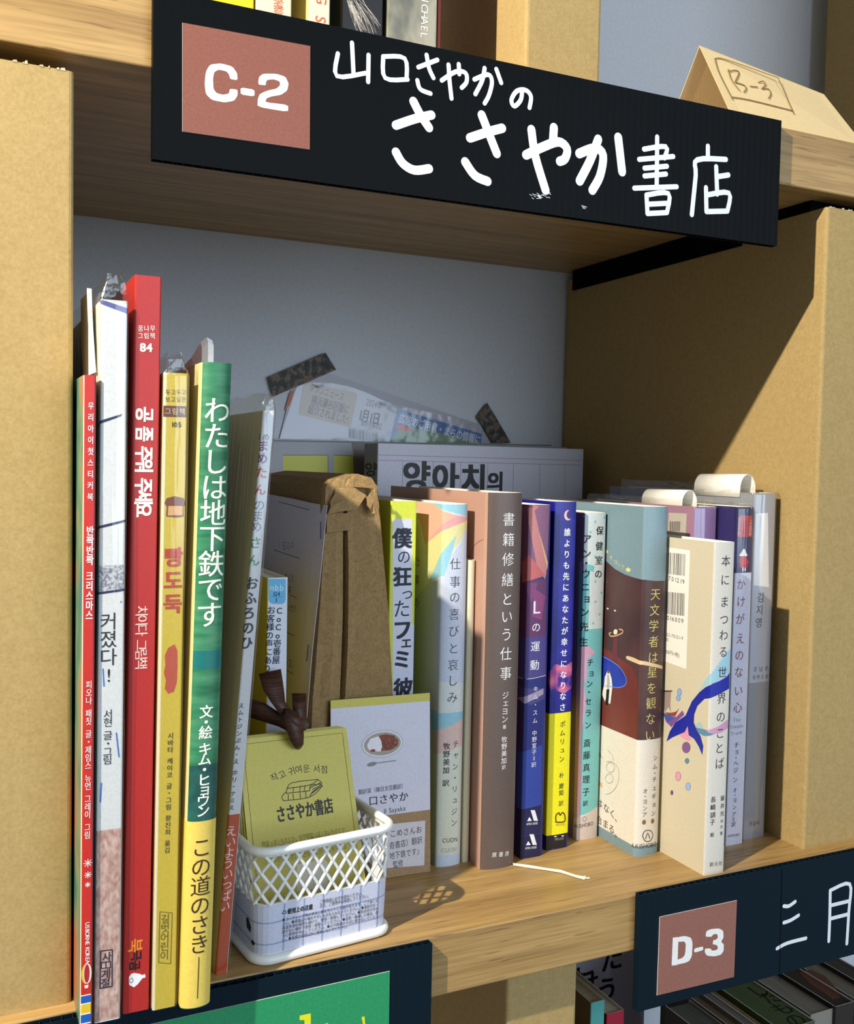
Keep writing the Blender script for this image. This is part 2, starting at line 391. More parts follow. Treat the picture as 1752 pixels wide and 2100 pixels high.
# ------------------------------------------------------------------ books
class Book:
    def __init__(s, name, label, x0, x1, y0, D, H, dx=0.0, bulge=0.0, cov=(230, 230, 230), left=None, right=None, pages=None, t=0.5,
                 inset=1.5, z0=0.0, group='books on the middle shelf', rough=0.38, cat='book', cr=0.6, open_top=True, round_head=0.0):
        s.root = thing(name, label, cat, ((x0+x1)/2, y0+D/2, z0), group)
        s.H = H; s.D = D; s.z0 = z0
        n = 8 if bulge > 0 else 1
        pts = [(x0, y0+D), (x0, y0+bulge+cr)]
        if bulge <= 0:
            pts += [(x0+cr*.3, y0+cr*.3), (x0+cr, y0), (x1-cr, y0), (x1-cr*.3, y0+cr*.3)]
        else:
            for k in range(0, 19):
                a = k/18; u = 2*a-1
                pts.append((x0+(x1-x0)*(0.5+0.5*math.sin(u*math.pi/2)), y0+bulge*(1-math.cos(u*math.pi/2)**1.0)))
        pts += [(x1, y0+bulge+cr), (x1, y0+D)]
        i1 = len(pts)-2
        s.s = Wrap(pts, 1, i1, H, dx)
        s.x0, s.x1, s.y0 = x0, x1, y0
        s.left = left or cov; s.right = right or left or cov; s.cov = cov
        mk = lambda c: c if isinstance(c, bpy.types.Material) else flat(c, rough)
        mL, mS, mR = mk(s.left), mk(s.cov), mk(s.right)
        mb = MB(); S = s.s; nn = len(pts)
        zs = [0, H] if not bulge else [0, H]
        for k in range(nn-1):
            m = mL if k < 1 else (mR if k >= i1 else mS)
            a, b = S.c[k], S.c[k+1]-1e-6
            o = [S.P(a, 0), S.P(b, 0), S.P(b, H), S.P(a, H)]; i = [S.P(a, 0, -t), S.P(b, 0, -t), S.P(b, H, -t), S.P(a, H, -t)]
            for q in o+i: q[2] += z0
            inner = flat((235, 232, 222), 0.7)
            mb.add(o, [(0, 1, 2, 3)], m); mb.add(i, [(3, 2, 1, 0)], inner)
            mb.add(o+i, [(3, 2, 6, 7), (0, 4, 5, 1)], inner if t < 1 else m)
        for k in (0, nn-2):
            a = S.c[0] if k == 0 else S.c[-1]-1e-6
            mb.add([S.P(a, 0)+(0, 0, z0), S.P(a, H)+(0, 0, z0), S.P(a, H, -t)+(0, 0, z0), S.P(a, 0, -t)+(0, 0, z0)], [(0, 1, 2, 3)], mL)
        mb.build('cover', s.root)
        pg = MB(); pm = pages or PAGES; g = t+0.05; hh = H-inset
        pp = [(x0+g, y0+bulge+cr+0.2), (x1-g, y0+bulge+cr+0.2), (x1-g, y0+D-2), (x0+g, y0+D-2)]
        if bulge: 
            mid = ((x0+x1)/2, y0+g+0.3); pp = [pp[0], mid, pp[1], pp[2], pp[3]]
        k = len(pp); zb = min(inset, 1.5)
        lo = [(x+dx*zb/H, y, z0+zb) for x, y in pp]; hi = [(x+dx*hh/H, y, z0+hh) for x, y in pp]
        pg.add(lo+hi, [tuple(range(k-1, -1, -1)), tuple(range(k, 2*k))]+[(i, (i+1) % k, (i+1) % k+k, i+k) for i in range(k)], pm)
        pg.build('page_block', s.root)
        s.parts = {}
        s.fix = z0
        if z0:
            oP = s.s.P; s.s.P = lambda a, z, off=0.0, oP=oP: oP(a, z, off)+np.array([0, 0, z0])
            oa = s.s.at
            s.s.at = lambda p, side=None, oa=oa: (lambda r: (r[0], r[1]-z0))(oa(p, side))
    def mb(s, part):
        if part not in s.parts: s.parts[part] = MB()
        return s.parts[part]
    def v(s, txt, p0, p1, size, col=(20, 20, 20), bold=0.0, sx=1.0, part='title_lettering', off=0.30, side=None, rot=0.0):
        vtext(s.mb(part), s.s, txt, p0, p1, size, flat(col, 0.5), off, bold, sx, side, rot); return s
    def h(s, txt, p0, p1, size, col=(20, 20, 20), bold=0.0, sx=1.0, part='small_lettering', off=0.30, side=None):
        htext(s.mb(part), s.s, txt, p0, p1, size, flat(col, 0.5), off, bold, sx, side); return s
    def poly(s, pts, col, part='cover_print', off=0.10, side=None, raw=False):
        q = pts if raw else [s.s.at(p, side) for p in pts]
        decal(s.mb(part), s.s, q, col if isinstance(col, bpy.types.Material) else flat(col, 0.4), off); return s
    def el(s, c, rx, ry, col, part='cover_print', off=0.15, side=None, n=18, rot=0.0):
        return s.poly(ell(c, rx, ry, n, rot), col, part, off, side, raw=True)
    def area(s, s0, s1, z0, z1, col, part='cover_print', off=0.06):
        return s.poly([(s0, z0), (s1, z0), (s1, z1), (s0, z1)], col, part, off, raw=True)
    def line(s, lines, wpx, col, part='cover_print', off=0.2, mm=None):
        strokes(s.mb(part), s.s, lines, wpx, flat(col, 0.5), off, mm); return s
    def obi(s, zlo, zhi, col, name='paper_belly_band', off=0.12):
        mb = MB(); S = s.s; a0 = S.c[0]*0.98; a1 = S.c[-1]*0.99
        cs = [a0]+[c for c in S.cuts]+[a1]; m = col if isinstance(col, bpy.types.Material) else flat(col, 0.45)
        for o in (off,):
            mb.sheet([[S.P(c, zlo, o) for c in cs], [S.P(c, zhi, o) for c in cs]], m)
            mb.sheet([[S.P(c, zhi, o) for c in cs], [S.P(c, zhi, 0.02) for c in cs]], m)
            mb.sheet([[S.P(c, zlo, o) for c in cs], [S.P(c, zlo, 0.02) for c in cs]], m)
        mb.build(name, s.root, smooth=len(S.p) > 12); return s
    def sleeve(s, top=10, gap=0.7, bottom=2.0, peak=0.5, seed=1):
        """loose clear film: body with vertical wrinkles, creased and pinched shut at the top"""
        rnd = random.Random(seed); S = s.s; mb = MB(); a0, a1 = S.c[0]*0.9, S.c[-1]*0.93
        n = 26; ss = sorted([a0+(a1-a0)*k/n for k in range(n+1)]+[c for c in S.cuts]); rows = []
        zz = [-0.0+s.fix*0, s.H*.2, s.H*.4, s.H*.6, s.H*.8, s.H-1]
        off = {}
        for i, z in enumerate(zz):
            rows.append([S.P(a, z, gap+(rnd.random()*0.5 if 0 < i < 5 else 0.2)) for a in ss])
        mb.sheet(rows, FILM); mb.build('clear_sleeve', s.root, smooth=True)
        tp = MB(); cx = (s.x0+s.x1)/2+S.dx; rows = [rows[-1]]
        for k in range(1, 4):
            f = k/3; r = []
            for a in ss:
                q = S.P(a, s.H, gap+0.3); q = q.copy()
                q[0] = q[0]*(1-peak*f)+cx*peak*f+rnd.uniform(-.7, .7); q[2] = s.z0+s.H-1+top*f+rnd.uniform(-1.2, 1.2)*f*top/10
                q[1] += f*2*rnd.random()+f*1.0
                r.append(q)
            rows.append(r)
        tp.sheet(rows, FILMTOP); tp.build('sleeve_top', s.root)
        return s
    def done(s):
        for k, m in s.parts.items():
            if m.f: m.build(k, s.root)
        return s.root
#@@PART2
def zf(ox, oy, k): return lambda x, y: (ox+x/k, oy+y/k)
Z3 = zf(130, 540, 3.728); Z4 = zf(130, 1050, 3.728); Z5 = zf(130, 1550, 3.728)
Z6 = zf(460, 1100, 3.65); Z7 = zf(460, 1560, 3.65)
ZA = zf(780, 970, 3.809); ZB = zf(780, 1380, 3.809); ZC = zf(1160, 970, 3.504); ZD = zf(1160, 1380, 3.504)
ZE = zf(1350, 1300, 6.176); ZG = zf(540, 950, 3.819); ZS = zf(340, 0, 1.904); ZT = zf(1380, 0, 4.376)
ZU = zf(1240, 1180, 7.0); ZW = zf(480, 700, 2.305)
# ------------------------------------------------------------------ setting
def board(name, a, b, mat, bev=0.8):
    m = MB(); m.box(a, b, mat); return structure(m.build(name, bevel=bev))
YW = 275.0
board('wall_back', (-300, YW, -450), (900, YW+40, 900), WALL, 0)
BU0, BU1, YU = 368.1, 397.8, 8.7
def shelf(name, z0, z1, label, yf=0.0):
    m = MB(); m.box((-180, yf, z0), (760, YW-.3, z1), WOOD)
    return tag(m.build(name, bevel=0.7), label, 'shelf')
shelf('shelf_board', -28.6, 0, 'thick pale oak shelf board the main row of books stands on')
shelf('shelf_board', BU0, BU1, 'thick oak shelf board above the books, carrying the handwritten black sign on its edge', YU)
shelf('shelf_board', 765, 794, 'topmost oak shelf board, above the frame', YU)
shelf('shelf_board', -421, -392, 'oak shelf board of the level below, under the lowest books')

def carton(x0, x1, y0, y1, z0, z1, label, seed, r=1.8, wt=3.0, tiltback=0.0):
    rt = thing('cardboard_column', label, 'cardboard box', ((x0+x1)/2, (y0+y1)/2, z0), 'cardboard columns between the shelf boards')
    def ring(i, z):
        rr = r; a0, a1, b0, b1 = x0+i, x1-i, y0+i, y1-i; out = []
        for cx, cy, s0 in ((a0+rr, b1-rr, 90), (a0+rr, b0+rr, 180), (a1-rr, b0+rr, 270), (a1-rr, b1-rr, 0)):
            for k in range(4):
                t = math.radians(s0+30*k); out.append((cx+rr*math.cos(t), cy+rr*math.sin(t), z - (tiltback*(cy-y0)/(y1-y0) if z == z1 else 0)))
        return out
    m = MB(); a, b, c, d = ring(0, z0), ring(0, z1), ring(wt, z1), ring(wt, z0)
    m.sheet([a, b], CARD, close=True); m.sheet([c, d], CARD, close=True)
    m.sheet([b, c], CARDRAW, close=True); m.sheet([d, a], CARDRAW, close=True)
    m.build('box_wall', rt)
    rnd = random.Random(seed); t = MB(); n = 60
    for zz, sg in ((z1, 1), (z0, -1)):
        pts = []
        x = x0+1
        while x < x1-1:
            w_ = rnd.uniform(.6, 2.2); h = max(0, rnd.gauss(0.3, .45)) if sg > 0 else 0.0
            if h > 0.15: t.add([(x, y0-0.15, zz-.3), (x+w_, y0-0.15, zz-.3), (x+w_*.8, y0-.25, zz+h), (x+w_*.2, y0-.2, zz+h*.7), (x, y0+.4, zz-.3), (x+w_, y0+.4, zz-.3)],
                  [(0, 1, 2, 3), (5, 4, 3, 2), (1, 5, 2), (4, 0, 3)], CARDRAW)
            x += w_
    if t.f: t.build('torn_edge', rt)
    return rt
carton(-14, 41.3, 6.3, 272, 0, 360.6, 'cardboard column at the left edge of the photo, torn along its top', 1)
carton(437, 492, 12.3, 272, 0, 361.8, 'cardboard column right of the books, its inner side lit below a slanting shadow', 2)
carton(246.6, 289.6, 20.7, 272, BU1, 764.8, 'cardboard column on the upper board behind the top of the black sign', 3)
carton(243.6, 284.7, 12, 272, -391.8, -31.0, 'cardboard column under the main board between the two lower signs', 4)
XF = ony((1662, 60), YW)[0]
carton(XF, XF+60, 70, 257, BU1, 700, 'shaded cardboard column in the top right corner behind the tent card', 5)
m = MB(); m.box((435.2, 78, 352.6), (436.8, 262, 367.9), MATTEBLACK); m.box((436.7, 24, 362.0), (488, 262, 367.9), MATTEBLACK)  # strip, then an added black filling as shade in the gap over the column
tag(m.build('black_strip_and_gap_shade'), 'matte black strip and blacked-in gap shade under the upper board along the right cardboard column', 'strip')

# ------------------------------------------------------------------ twin-wall plastic signs
SKY = -4.6
def sign(x0, x1, z0, z1, label, seed, drop=0.0, SKY=SKY, BLACK=NAVYB):
    rt = thing('shelf_sign', label, 'sign', ((x0+x1)/2, SKY+2, z0))
    zz = lambda x, z: z+drop*(x-x0)/(x1-x0)
    t = 4.0
    for nm, ya, yb in (('front_sheet', SKY, SKY+.45), ('rear_sheet', SKY+t-.45, SKY+t)):
        m = MB(); vs = [(x0, ya, zz(x0, z0)), (x1, ya, zz(x1, z0)), (x1, yb, zz(x1, z0)), (x0, yb, zz(x0, z0)), (x0, ya, zz(x0, z1)), (x1, ya, zz(x1, z1)), (x1, yb, zz(x1, z1)), (x0, yb, zz(x0, z1))]
        m.add(vs, [(0, 3, 2, 1), (4, 5, 6, 7), (0, 1, 5, 4), (1, 2, 6, 5), (2, 3, 7, 6), (3, 0, 4, 7)], BLACK)
        m.build(nm, rt)
    m = MB(); n = int((x1-x0)/4.0)
    for k in range(n+1):
        x = x0+(x1-x0-.35)*k/n
        m.box((x, SKY+.45, zz(x, z0)+.1), (x+.35, SKY+t-.45, zz(x, z1)-.1), BLACK)
    o = m.build('flute_ribs', rt); o['kind'] = 'stuff'
    return rt, Plane((x0, SKY, zz(x0, z0)), (x1, SKY, zz(x1, z0)), (x0, SKY, zz(x0, z1)))
SILV = flat((228, 232, 240), 0.35, 0.5, 'white_marker_ink')
TERRA = noisy('terracotta_print', [(0.3, (128, 74, 58)), (0.7, (140, 82, 66))], (900, 900, 900), 0.55)
TERRA2 = noisy('dull_terracotta_print', [(0.3, (138, 90, 78)), (0.7, (152, 100, 86))], (900, 900, 900), 0.55)
WHITEP = flat((240, 240, 238), 0.5)
def plate(rt, pl, corners, mat, name, off=0.35):
    q = [pl.at(p) for p in corners]
    m = MB(); m.slab([pl.P(a, b, off) for a, b in q], off-.02, mat, nrm=pl.N)
    m.mats.append(WHITEP)
    m.m[1:] = [1]*(len(m.f)-1)
    o = m.build(name, rt); o['_b'] = rt['_b']; return o
# C-2
S2 = YU-4.6
rt, pl = sign(ony((313, 300), S2)[0], ony((1598, 400), S2)[0], ony((315, 326), S2)[2], ony((312, -26), S2)[2], 'long black sign with handwritten white shop name and a C-2 plate, on the upper board', 1, drop=2.0, SKY=S2, BLACK=BLACK)
pt_ = plate(rt, pl, ((374, 270), (635, 307), (636, 95), (374, 47)), TERRA, 'number_plate')
m = MB()
H2 = lambda *a: [(x/2, y/2) for x, y in a]
CT = zf(0, 0, 2.845)
def soft(q, r=.16):
    o = []
    for i in range(len(q)):
        a_, b_, c_ = (np.array(q[(i+j) % len(q)], float) for j in (-1, 0, 1)); o += [tuple(b_+(a_-b_)*r), tuple(b_+(c_-b_)*r)]
    return o
def outline(pts, z, off=1.0): decal(m, pl, soft([pl.at(z(x, y)) for x, y in pts])[::-1], WHITEP, off)
outline([(1385, 470), (1383, 430), (1355, 390), (1290, 372), (1225, 378), (1200, 420), (1193, 490), (1200, 550), (1235, 585), (1310, 600), (1365, 590), (1385, 560), (1385, 525), (1340, 520), (1335, 548), (1300, 555), (1262, 545), (1244, 520), (1242, 455), (1250, 422), (1275, 408), (1320, 418), (1336, 438), (1342, 463)], CT)
outline([(1403, 512), (1484, 525), (1484, 565), (1403, 553)], CT)
outline([(1505, 495), (1510, 450), (1535, 432), (1610, 432), (1665, 450), (1683, 490), (1675, 530), (1640, 555), (1580, 565), (1553, 577), (1547, 598), (1680, 614), (1680, 655), (1502, 625), (1503, 580), (1515, 550), (1560, 530), (1610, 520), (1633, 500), (1632, 478), (1600, 465), (1562, 467), (1550, 480), (1550, 500)], CT)
m.build('plate_number', pt_)
m = MB()
L1 = [[(693, 110), (691, 156), (750, 150)], [(722, 88), (725, 150)], [(756, 113), (755, 168)],
      [(786, 116), (790, 160), (836, 163)], [(787, 116), (830, 120), (834, 162)],
      [(858, 138), (897, 123)], [(875, 113), (880, 140), (889, 160)], [(856, 165), (862, 183), (883, 192)],
      [(906, 165), (935, 147), (955, 150), (957, 168), (947, 180)], [(941, 132), (942, 152)], [(920, 133), (922, 165), (926, 202)],
      [(973, 163), (1001, 153), (1009, 168), (1003, 195), (994, 212)], [(994, 140), (989, 165), (975, 193)], [(1018, 142), (1028, 170)],
      [(1071, 185), (1068, 205), (1055, 218), (1049, 205), (1060, 187), (1078, 185), (1089, 198), (1086, 221)]]
strokes(m, pl, L1, 9, SILV, off=0.2)
L2 = [[(812, 257), (850, 244), (885, 236)], [(848, 208), (862, 235), (880, 262)], [(812, 312), (826, 335), (850, 349), (880, 346)],
      [(964, 283), (1000, 271), (1030, 263)], [(988, 236), (1002, 272), (1019, 315)], [(954, 332), (974, 360), (1000, 372)],
      [(1079, 318), (1110, 303), (1145, 291), (1163, 305), (1159, 325), (1148, 331)], [(1136, 262), (1134, 292)], [(1090, 266), (1098, 320), (1119, 390)],
      [(1188, 315), (1220, 304), (1237, 318), (1231, 360), (1215, 390)], [(1227, 286), (1210, 330), (1189, 371)], [(1268, 282), (1276, 352)]]
strokes(m, pl, L2, 18, SILV, off=0.2)
L3 = [[(1348, 281), (1347, 384)], [(1321, 306), (1366, 301), (1363, 324)], [(1311, 327), (1381, 321)], [(1322, 345), (1368, 341)],
      [(1322, 361), (1366, 357)], [(1301, 386), (1388, 383)], [(1326, 400), (1328, 438)], [(1326, 400), (1371, 397), (1368, 436)], [(1328, 419), (1368, 417)], [(1328, 438), (1368, 436)],
      [(1452, 300), (1452, 322)], [(1489, 327), (1430, 328), (1427, 360), (1419, 440)], [(1469, 342), (1471, 398)], [(1474, 362), (1494, 359)], [(1448, 385), (1449, 434)], [(1449, 400), (1495, 396), (1492, 433)], [(1449, 434), (1492, 433)]]
strokes(m, pl, L3, 9.5, SILV, off=0.2)
rs = random.Random(3)
for cx, cy, sx_, n in ((1105, 402, 20, 26), (1195, 424, 6, 5)):
    for k in range(n):
        x, y = cx+rs.gauss(0, sx_*.5), cy+rs.gauss(0, 3)+(cx-cx)*0; strokes(m, pl, [[(x, y), (x+rs.uniform(2, 6), y+rs.uniform(0, 3))]], 1, SILV, off=.12+.01*k, mm=.22)
m.build('handwritten_lettering', rt)
# D-3
rt, pl = sign(ony((1312, 1900), SKY)[0], 560, ony((1304, 2077), SKY)[2], ony((1311, 1837), SKY)[2], 'black sign with a D-3 plate on the right end of the main board', 2)
pt_ = plate(rt, pl, ((1347, 2041), (1505, 2003), (1511, 1846), (1353, 1880)), TERRA2, 'number_plate')
m = MB(); ZQ = zf(1150, 1850, 2.91)
decal(m, pl, [pl.at(ZQ(x, y)) for x, y in ((667, 210), (701, 206), (695, 373), (660, 377))][::-1], WHITEP, 1.0)
outline([(699, 206), (740, 200), (775, 210), (785, 240), (781, 320), (765, 350), (735, 362), (692, 371), (694, 342), (725, 330), (740, 312), (745, 248), (735, 232), (698, 236)], ZQ, 1.02)
outline([(795, 275), (848, 262), (848, 285), (795, 300)], ZQ)
outline([(862, 205), (868, 170), (900, 158), (945, 155), (968, 170), (970, 210), (955, 235), (972, 250), (970, 290), (955, 312), (915, 322), (870, 318), (857, 295), (860, 275), (893, 275), (900, 288), (925, 285), (937, 275), (933, 258), (920, 252), (905, 250), (908, 225), (925, 222), (935, 212), (935, 195), (925, 187), (907, 192), (898, 205)], ZQ)
m.build('plate_number', pt_)
m = MB()
strokes(m, pl, [[(1608, 1858), (1618, 1858), (1631, 1849)], [(1608, 1892), (1622, 1887), (1638, 1877)], [(1594, 1945), (1615, 1934), (1653, 1924)],
                [(1703, 1826), (1702, 1880), (1700, 1930)], [(1703, 1826), (1743, 1813), (1741, 1870), (1737, 1935)], [(1703, 1857), (1740, 1848)], [(1703, 1884), (1738, 1875)]], 6.5, SILV, off=0.2)
m.build('handwritten_lettering', rt)
m = MB(); a = pl.at((1603, 1782)); b = pl.at((1598, 2012))
m.add([pl.P(a[0], a[1], .15), pl.P(a[0]+.35, a[1], .15), pl.P(b[0]+.35, b[1], .15), pl.P(b[0], b[1], .15)], [(0, 3, 2, 1)], MATTEBLACK)
m.build('sheet_joint', rt)
# green
rt, pl = sign(-40, ony((886, 1990), SKY)[0], -62, -0.6, 'black sign with a green plate below the small white basket', 3)
GREEN = noisy('green_print', [(0.3, (34, 140, 88)), (0.7, (44, 152, 98))], (900, 900, 900), 0.4)
pt_ = plate(rt, pl, ((300, 2240), (797, 2130), (799, 1991), (307, 2100)), GREEN, 'green_plate')
m = MB(); YEL = flat((232, 226, 30), 0.5)
for poly in ([(614, 2082), (637, 2077), (637, 2130), (624, 2132), (624, 2091), (614, 2091)], [(650, 2103), (672, 2097), (672, 2100), (655, 2110)]):
    decal(m, pl, [pl.at(p) for p in poly][::-1], YEL, 1.0)
strokes(m, pl, [[(744, 2098), (741, 2089), (725, 2085), (708, 2092), (706, 2106), (722, 2116), (742, 2120)]], 9, YEL, off=0.45)
decal(m, pl, [pl.at(p) for p in [(741, 2085), (747, 2083), (749, 2104), (745, 2105)]][::-1], YEL, 1.06)
m.build('plate_lettering', pt_)

# ------------------------------------------------------------------ tall picture books at the left
GP = 'picture books at the left end of the main board'
ART1 = noisy('teal_seasonal_cover', [(0.34, (52, 104, 120)), (0.44, (70, 122, 100)), (0.55, (120, 138, 104)), (0.66, (190, 104, 70))], (40, 40, 28), 0.4, 3)
b = Book('sticker_book', 'leftmost book, slim red spine with blue and yellow stripes at its foot', 42.2, 46.6, -14.6, 205, 245.3, dx=0.6, cov=(196, 46, 38), left=ART1, group=GP, t=0.3)
s = b.s; W_ = (235, 232, 225)
b.area(.0, .55, 0, 245, (222, 214, 190)).area(4.15, 4.7, 0, 245, (150, 60, 80))
yy = [s.at((178, Z5(0, q)[1]))[1] for q in (1824, 1832, 1888, 1896, 1965, 1975, 2038, 2047)]
for k, c in enumerate((W_, (30, 92, 178), W_, (226, 190, 40), W_, (30, 92, 178), W_)): b.area(.55, 4.15, max(yy[k+1], .3), max(yy[k], .4), c, off=.09)
b.v('우리아이첫스티커북', Z3(213, 1090), Z3(208, 1785), 2.7, W_, .02, sx=.8)
b.v('반짝반짝 크리스마스', Z4(207, 145), Z4(200, 790), 3.5, W_, .03, sx=.75)
b.v('피오나 패칫 글・제임스 뉴먼 그레이 그림', Z4(198, 1320), Z5(186, 605), 2.9, W_, .01, sx=.8, part='small_lettering')
for (x, y), r in ((Z5(188, 820), 1.6), (Z5(188, 910), 1.3), (Z5(186, 985), 1.0)):
    c = s.at((x, y))
    for k in range(4):
        a = math.pi*k/4; q = [(c[0]+r*math.cos(a)-.12*math.sin(a), c[1]+r*math.sin(a)+.12*math.cos(a)), (c[0]-r*math.cos(a)-.12*math.sin(a), c[1]-r*math.sin(a)+.12*math.cos(a)), (c[0]-r*math.cos(a)+.12*math.sin(a), c[1]-r*math.sin(a)-.12*math.cos(a)), (c[0]+r*math.cos(a)+.12*math.sin(a), c[1]+r*math.sin(a)-.12*math.cos(a))]
        b.poly(q, W_, raw=True, off=.12+.01*k)
b.v('USBORNE KOREA', Z5(185, 1285), Z5(186, 1575), 1.9, W_, .02, rot=-math.pi/2, part='small_lettering')
c = s.at(Z5(178, 1665)); b.el(c, 1.9, 4.0, (214, 190, 60), off=.11).el((c[0]+.3, c[1]), 1.4, 3.9, (230, 226, 226), off=.13).el((c[0]+.1, c[1]), 1.0, 3.6, (176, 40, 48), off=.15)
b.poly([(c[0]-.6, c[1]-5.6), (c[0]+.5, c[1]-5.6), (c[0]+.7, c[1]-4.4), (c[0]-.8, c[1]-4.4)], W_, raw=True, off=.12)
b.done()

PINKFLOOR = noisy('grainy_pink_print', [(0.3, (176, 128, 112)), (0.55, (206, 172, 160)), (0.7, (222, 196, 186))], (700, 700, 350), 0.5, 4)
GRAYGR = noisy('grainy_grey_print', [(0.36, (116, 120, 138)), (0.6, (206, 206, 208))], (900, 900, 900), 0.5, 3)
b = Book('picture_book', 'white picture book with a pink foot in a clear sleeve, second from the left', 47.6, 57.0, -12.8, 205, 273.5, dx=1.5, cov=(222, 224, 224), left=(226, 222, 208), group=GP, t=0.8, pages=WHITEPAGES)
s = b.s; z = lambda p: s.at(p)[1]; NAVY = (36, 38, 76)
b.area(0, 9.4, 0.5, z(Z5(300, 570)), PINKFLOOR).area(0, 9.4, z(Z4(260, 610)), z(Z4(260, 400)), GRAYGR)
b.poly([Z3(277, 290), Z3(300, 280), Z3(500, 350), Z3(500, 395), Z3(290, 312)], (96, 96, 158))
b.poly([Z3(270, 1240), Z3(452, 1150), Z3(440, 1170), Z3(270, 1268)], NAVY, off=.16).poly([Z3(262, 2025), Z3(482, 1955), Z3(482, 1972), Z3(262, 2048)], NAVY, off=.16).poly([Z4(258, 612), Z4(478, 582), Z4(478, 598), Z4(258, 632)], NAVY, off=.16)
b.v('커졌다!', Z4(352, 835), Z4(348, 1245), 6.4, (30, 30, 34)).v('서현 글・그림', Z4(345, 1545), Z5(340, 30), 3.5, (40, 40, 44), part='small_lettering')
b.line([[Z5(285, 1492), Z5(374, 1482)], [Z5(374, 1482), Z5(372, 1762)], [Z5(372, 1762), Z5(280, 1778)], [Z5(280, 1778), Z5(285, 1492)]], 3, (50, 34, 60), mm=.45)
b.line([[Z5(290, 1580), Z5(360, 1572)], [Z5(290, 1625), Z5(360, 1618)], [Z5(290, 1580), Z5(290, 1625)], [Z5(325, 1577), Z5(325, 1620)], [Z5(360, 1572), Z5(360, 1618)]], 3, (50, 34, 60), mm=.4)
b.v('사', Z5(335, 1535), Z5(335, 1535), 3.4, (50, 34, 60), .02).v('계절', Z5(328, 1665), Z5(325, 1735), 3.6, (50, 34, 60), .02)
b.line([[Z4(465, 620), Z4(440, 690)], [Z4(303, 1200), Z4(310, 1330)], [Z4(405, 1690), Z4(425, 1870)], [Z5(290, 210), Z5(282, 350)]], 2, (60, 120, 200), mm=.5)
b.sleeve(top=11, peak=.55, seed=3, gap=.35)
m = MB(); rows = []
for k in range(9):
    f = k/8; p = ony(Z3(215-35*math.sin(f*1.3), 830-640*f), -6+f*10); q = p+np.array([.5+.6*f, 30, 0])
    rows.append([p, p+np.array([1.6, 0.5, 0]), q])
m.sheet(rows, flat((232, 228, 212), .7)); m.build('bowed_front_cover', b.root, solid=.3)
b.done()

b = Book('picture_book', 'tallest red picture book with number 84 and a small white bear at the foot', 58.4, 68.3, -10.6, 205, 284, dx=3, cov=(174, 42, 38), left=(170, 42, 38), group=GP, t=1.6, inset=3, pages=WHITEPAGES)
RW = (240, 226, 218)
b.h('꿈나무', Z3(568, 497), Z3(708, 499), 2.5, RW, .01).h('그림책', Z3(568, 554), Z3(706, 556), 2.5, RW, .01).h('84', Z3(585, 640), Z3(685, 644), 4.4, RW, .05)
b.v('공 좀 주워 주세요', Z3(622, 1160), Z3(612, 1890), 6.6, RW, .045, rot=-math.pi/2, sx=.86)
b.v('차야다 그림책', Z4(598, 765), Z4(594, 1165), 4.6, (236, 200, 190), .01, rot=-math.pi/2, part='small_lettering')
b.v('북', Z5(550, 1455), Z5(550, 1455), 5.6, (226, 130, 40), .03, rot=-math.pi/2, part='publisher_mark').v('극곰', Z5(556, 1530), Z5(546, 1605), 4.0, (24, 18, 20), .04, rot=-math.pi/2, part='publisher_mark')
b.poly([Z5(503, 1690), Z5(520, 1665), Z5(545, 1660), Z5(590, 1668), Z5(600, 1676), Z5(625, 1668), Z5(628, 1695), Z5(605, 1700), Z5(570, 1745), Z5(540, 1770), Z5(505, 1752), Z5(500, 1720)], (232, 234, 238), 'publisher_mark').el(b.s.at(Z5(519, 1717)), .8, 1.0, (60, 60, 66), 'publisher_mark', .2).el(b.s.at(Z5(519, 1717)), .6, .8, (225, 228, 232), 'publisher_mark', .22)
b.done()

b = Book('picture_book', 'yellow picture book with a bread slice on its spine, in a wrinkled clear sleeve', 69.3, 78.2, -12.4, 205, 248, dx=2.9, cov=(206, 182, 62), left=(220, 206, 150), group=GP, t=0.8)
b.area(0, 1.3, 0, 248, (226, 214, 176))
BR = (104, 62, 48)
b.h('두고두고', Z3(780, 985), Z3(942, 985), 2.3, (90, 80, 40)).h('보고싶은', Z3(778, 1040), Z3(942, 1040), 2.3, (90, 80, 40))
b.poly([Z3(764, 1088), Z3(942, 1092), Z3(942, 1178), Z3(764, 1174)][::-1], BR).h('그림책', Z3(775, 1130), Z3(936, 1134), 2.7, (220, 200, 150)).h('105', Z3(822, 1232), Z3(905, 1232), 2.6, (60, 48, 20), .03)
b.poly([Z3(785, 1935), Z3(790, 1860), Z3(772, 1835), Z3(790, 1795), Z3(850, 1780), Z3(920, 1795), Z3(936, 1840), Z3(918, 1862), Z3(920, 1935), Z3(870, 1945)], (120, 70, 50)).poly([Z3(798, 1928), Z3(802, 1855), Z3(912, 1855), Z3(910, 1925)], (214, 166, 110), off=.14)
b.v('빵도둑', Z4(848, 345), Z4(842, 700), 7.2, (186, 70, 52), .05)
b.poly([Z4(800, 1040), Z4(850, 1010), Z4(872, 1060), Z4(872, 1180), Z4(868, 1300), Z4(845, 1375), Z4(800, 1390), Z4(775, 1350), Z4(785, 1290), Z4(768, 1230), Z4(780, 1170), Z4(775, 1100)], (186, 84, 60))
b.v('시바타 케이코 글・그림 황진희 옮김', Z4(822, 1710), Z5(795, 720), 2.3, (60, 50, 20), .01, part='small_lettering')
b.line([[Z5(738, 1192), Z5(832, 1200)], [Z5(832, 1200), Z5(820, 1588)], [Z5(820, 1588), Z5(728, 1580)], [Z5(728, 1580), Z5(738, 1192)]], 2, (110, 96, 30), mm=.25)
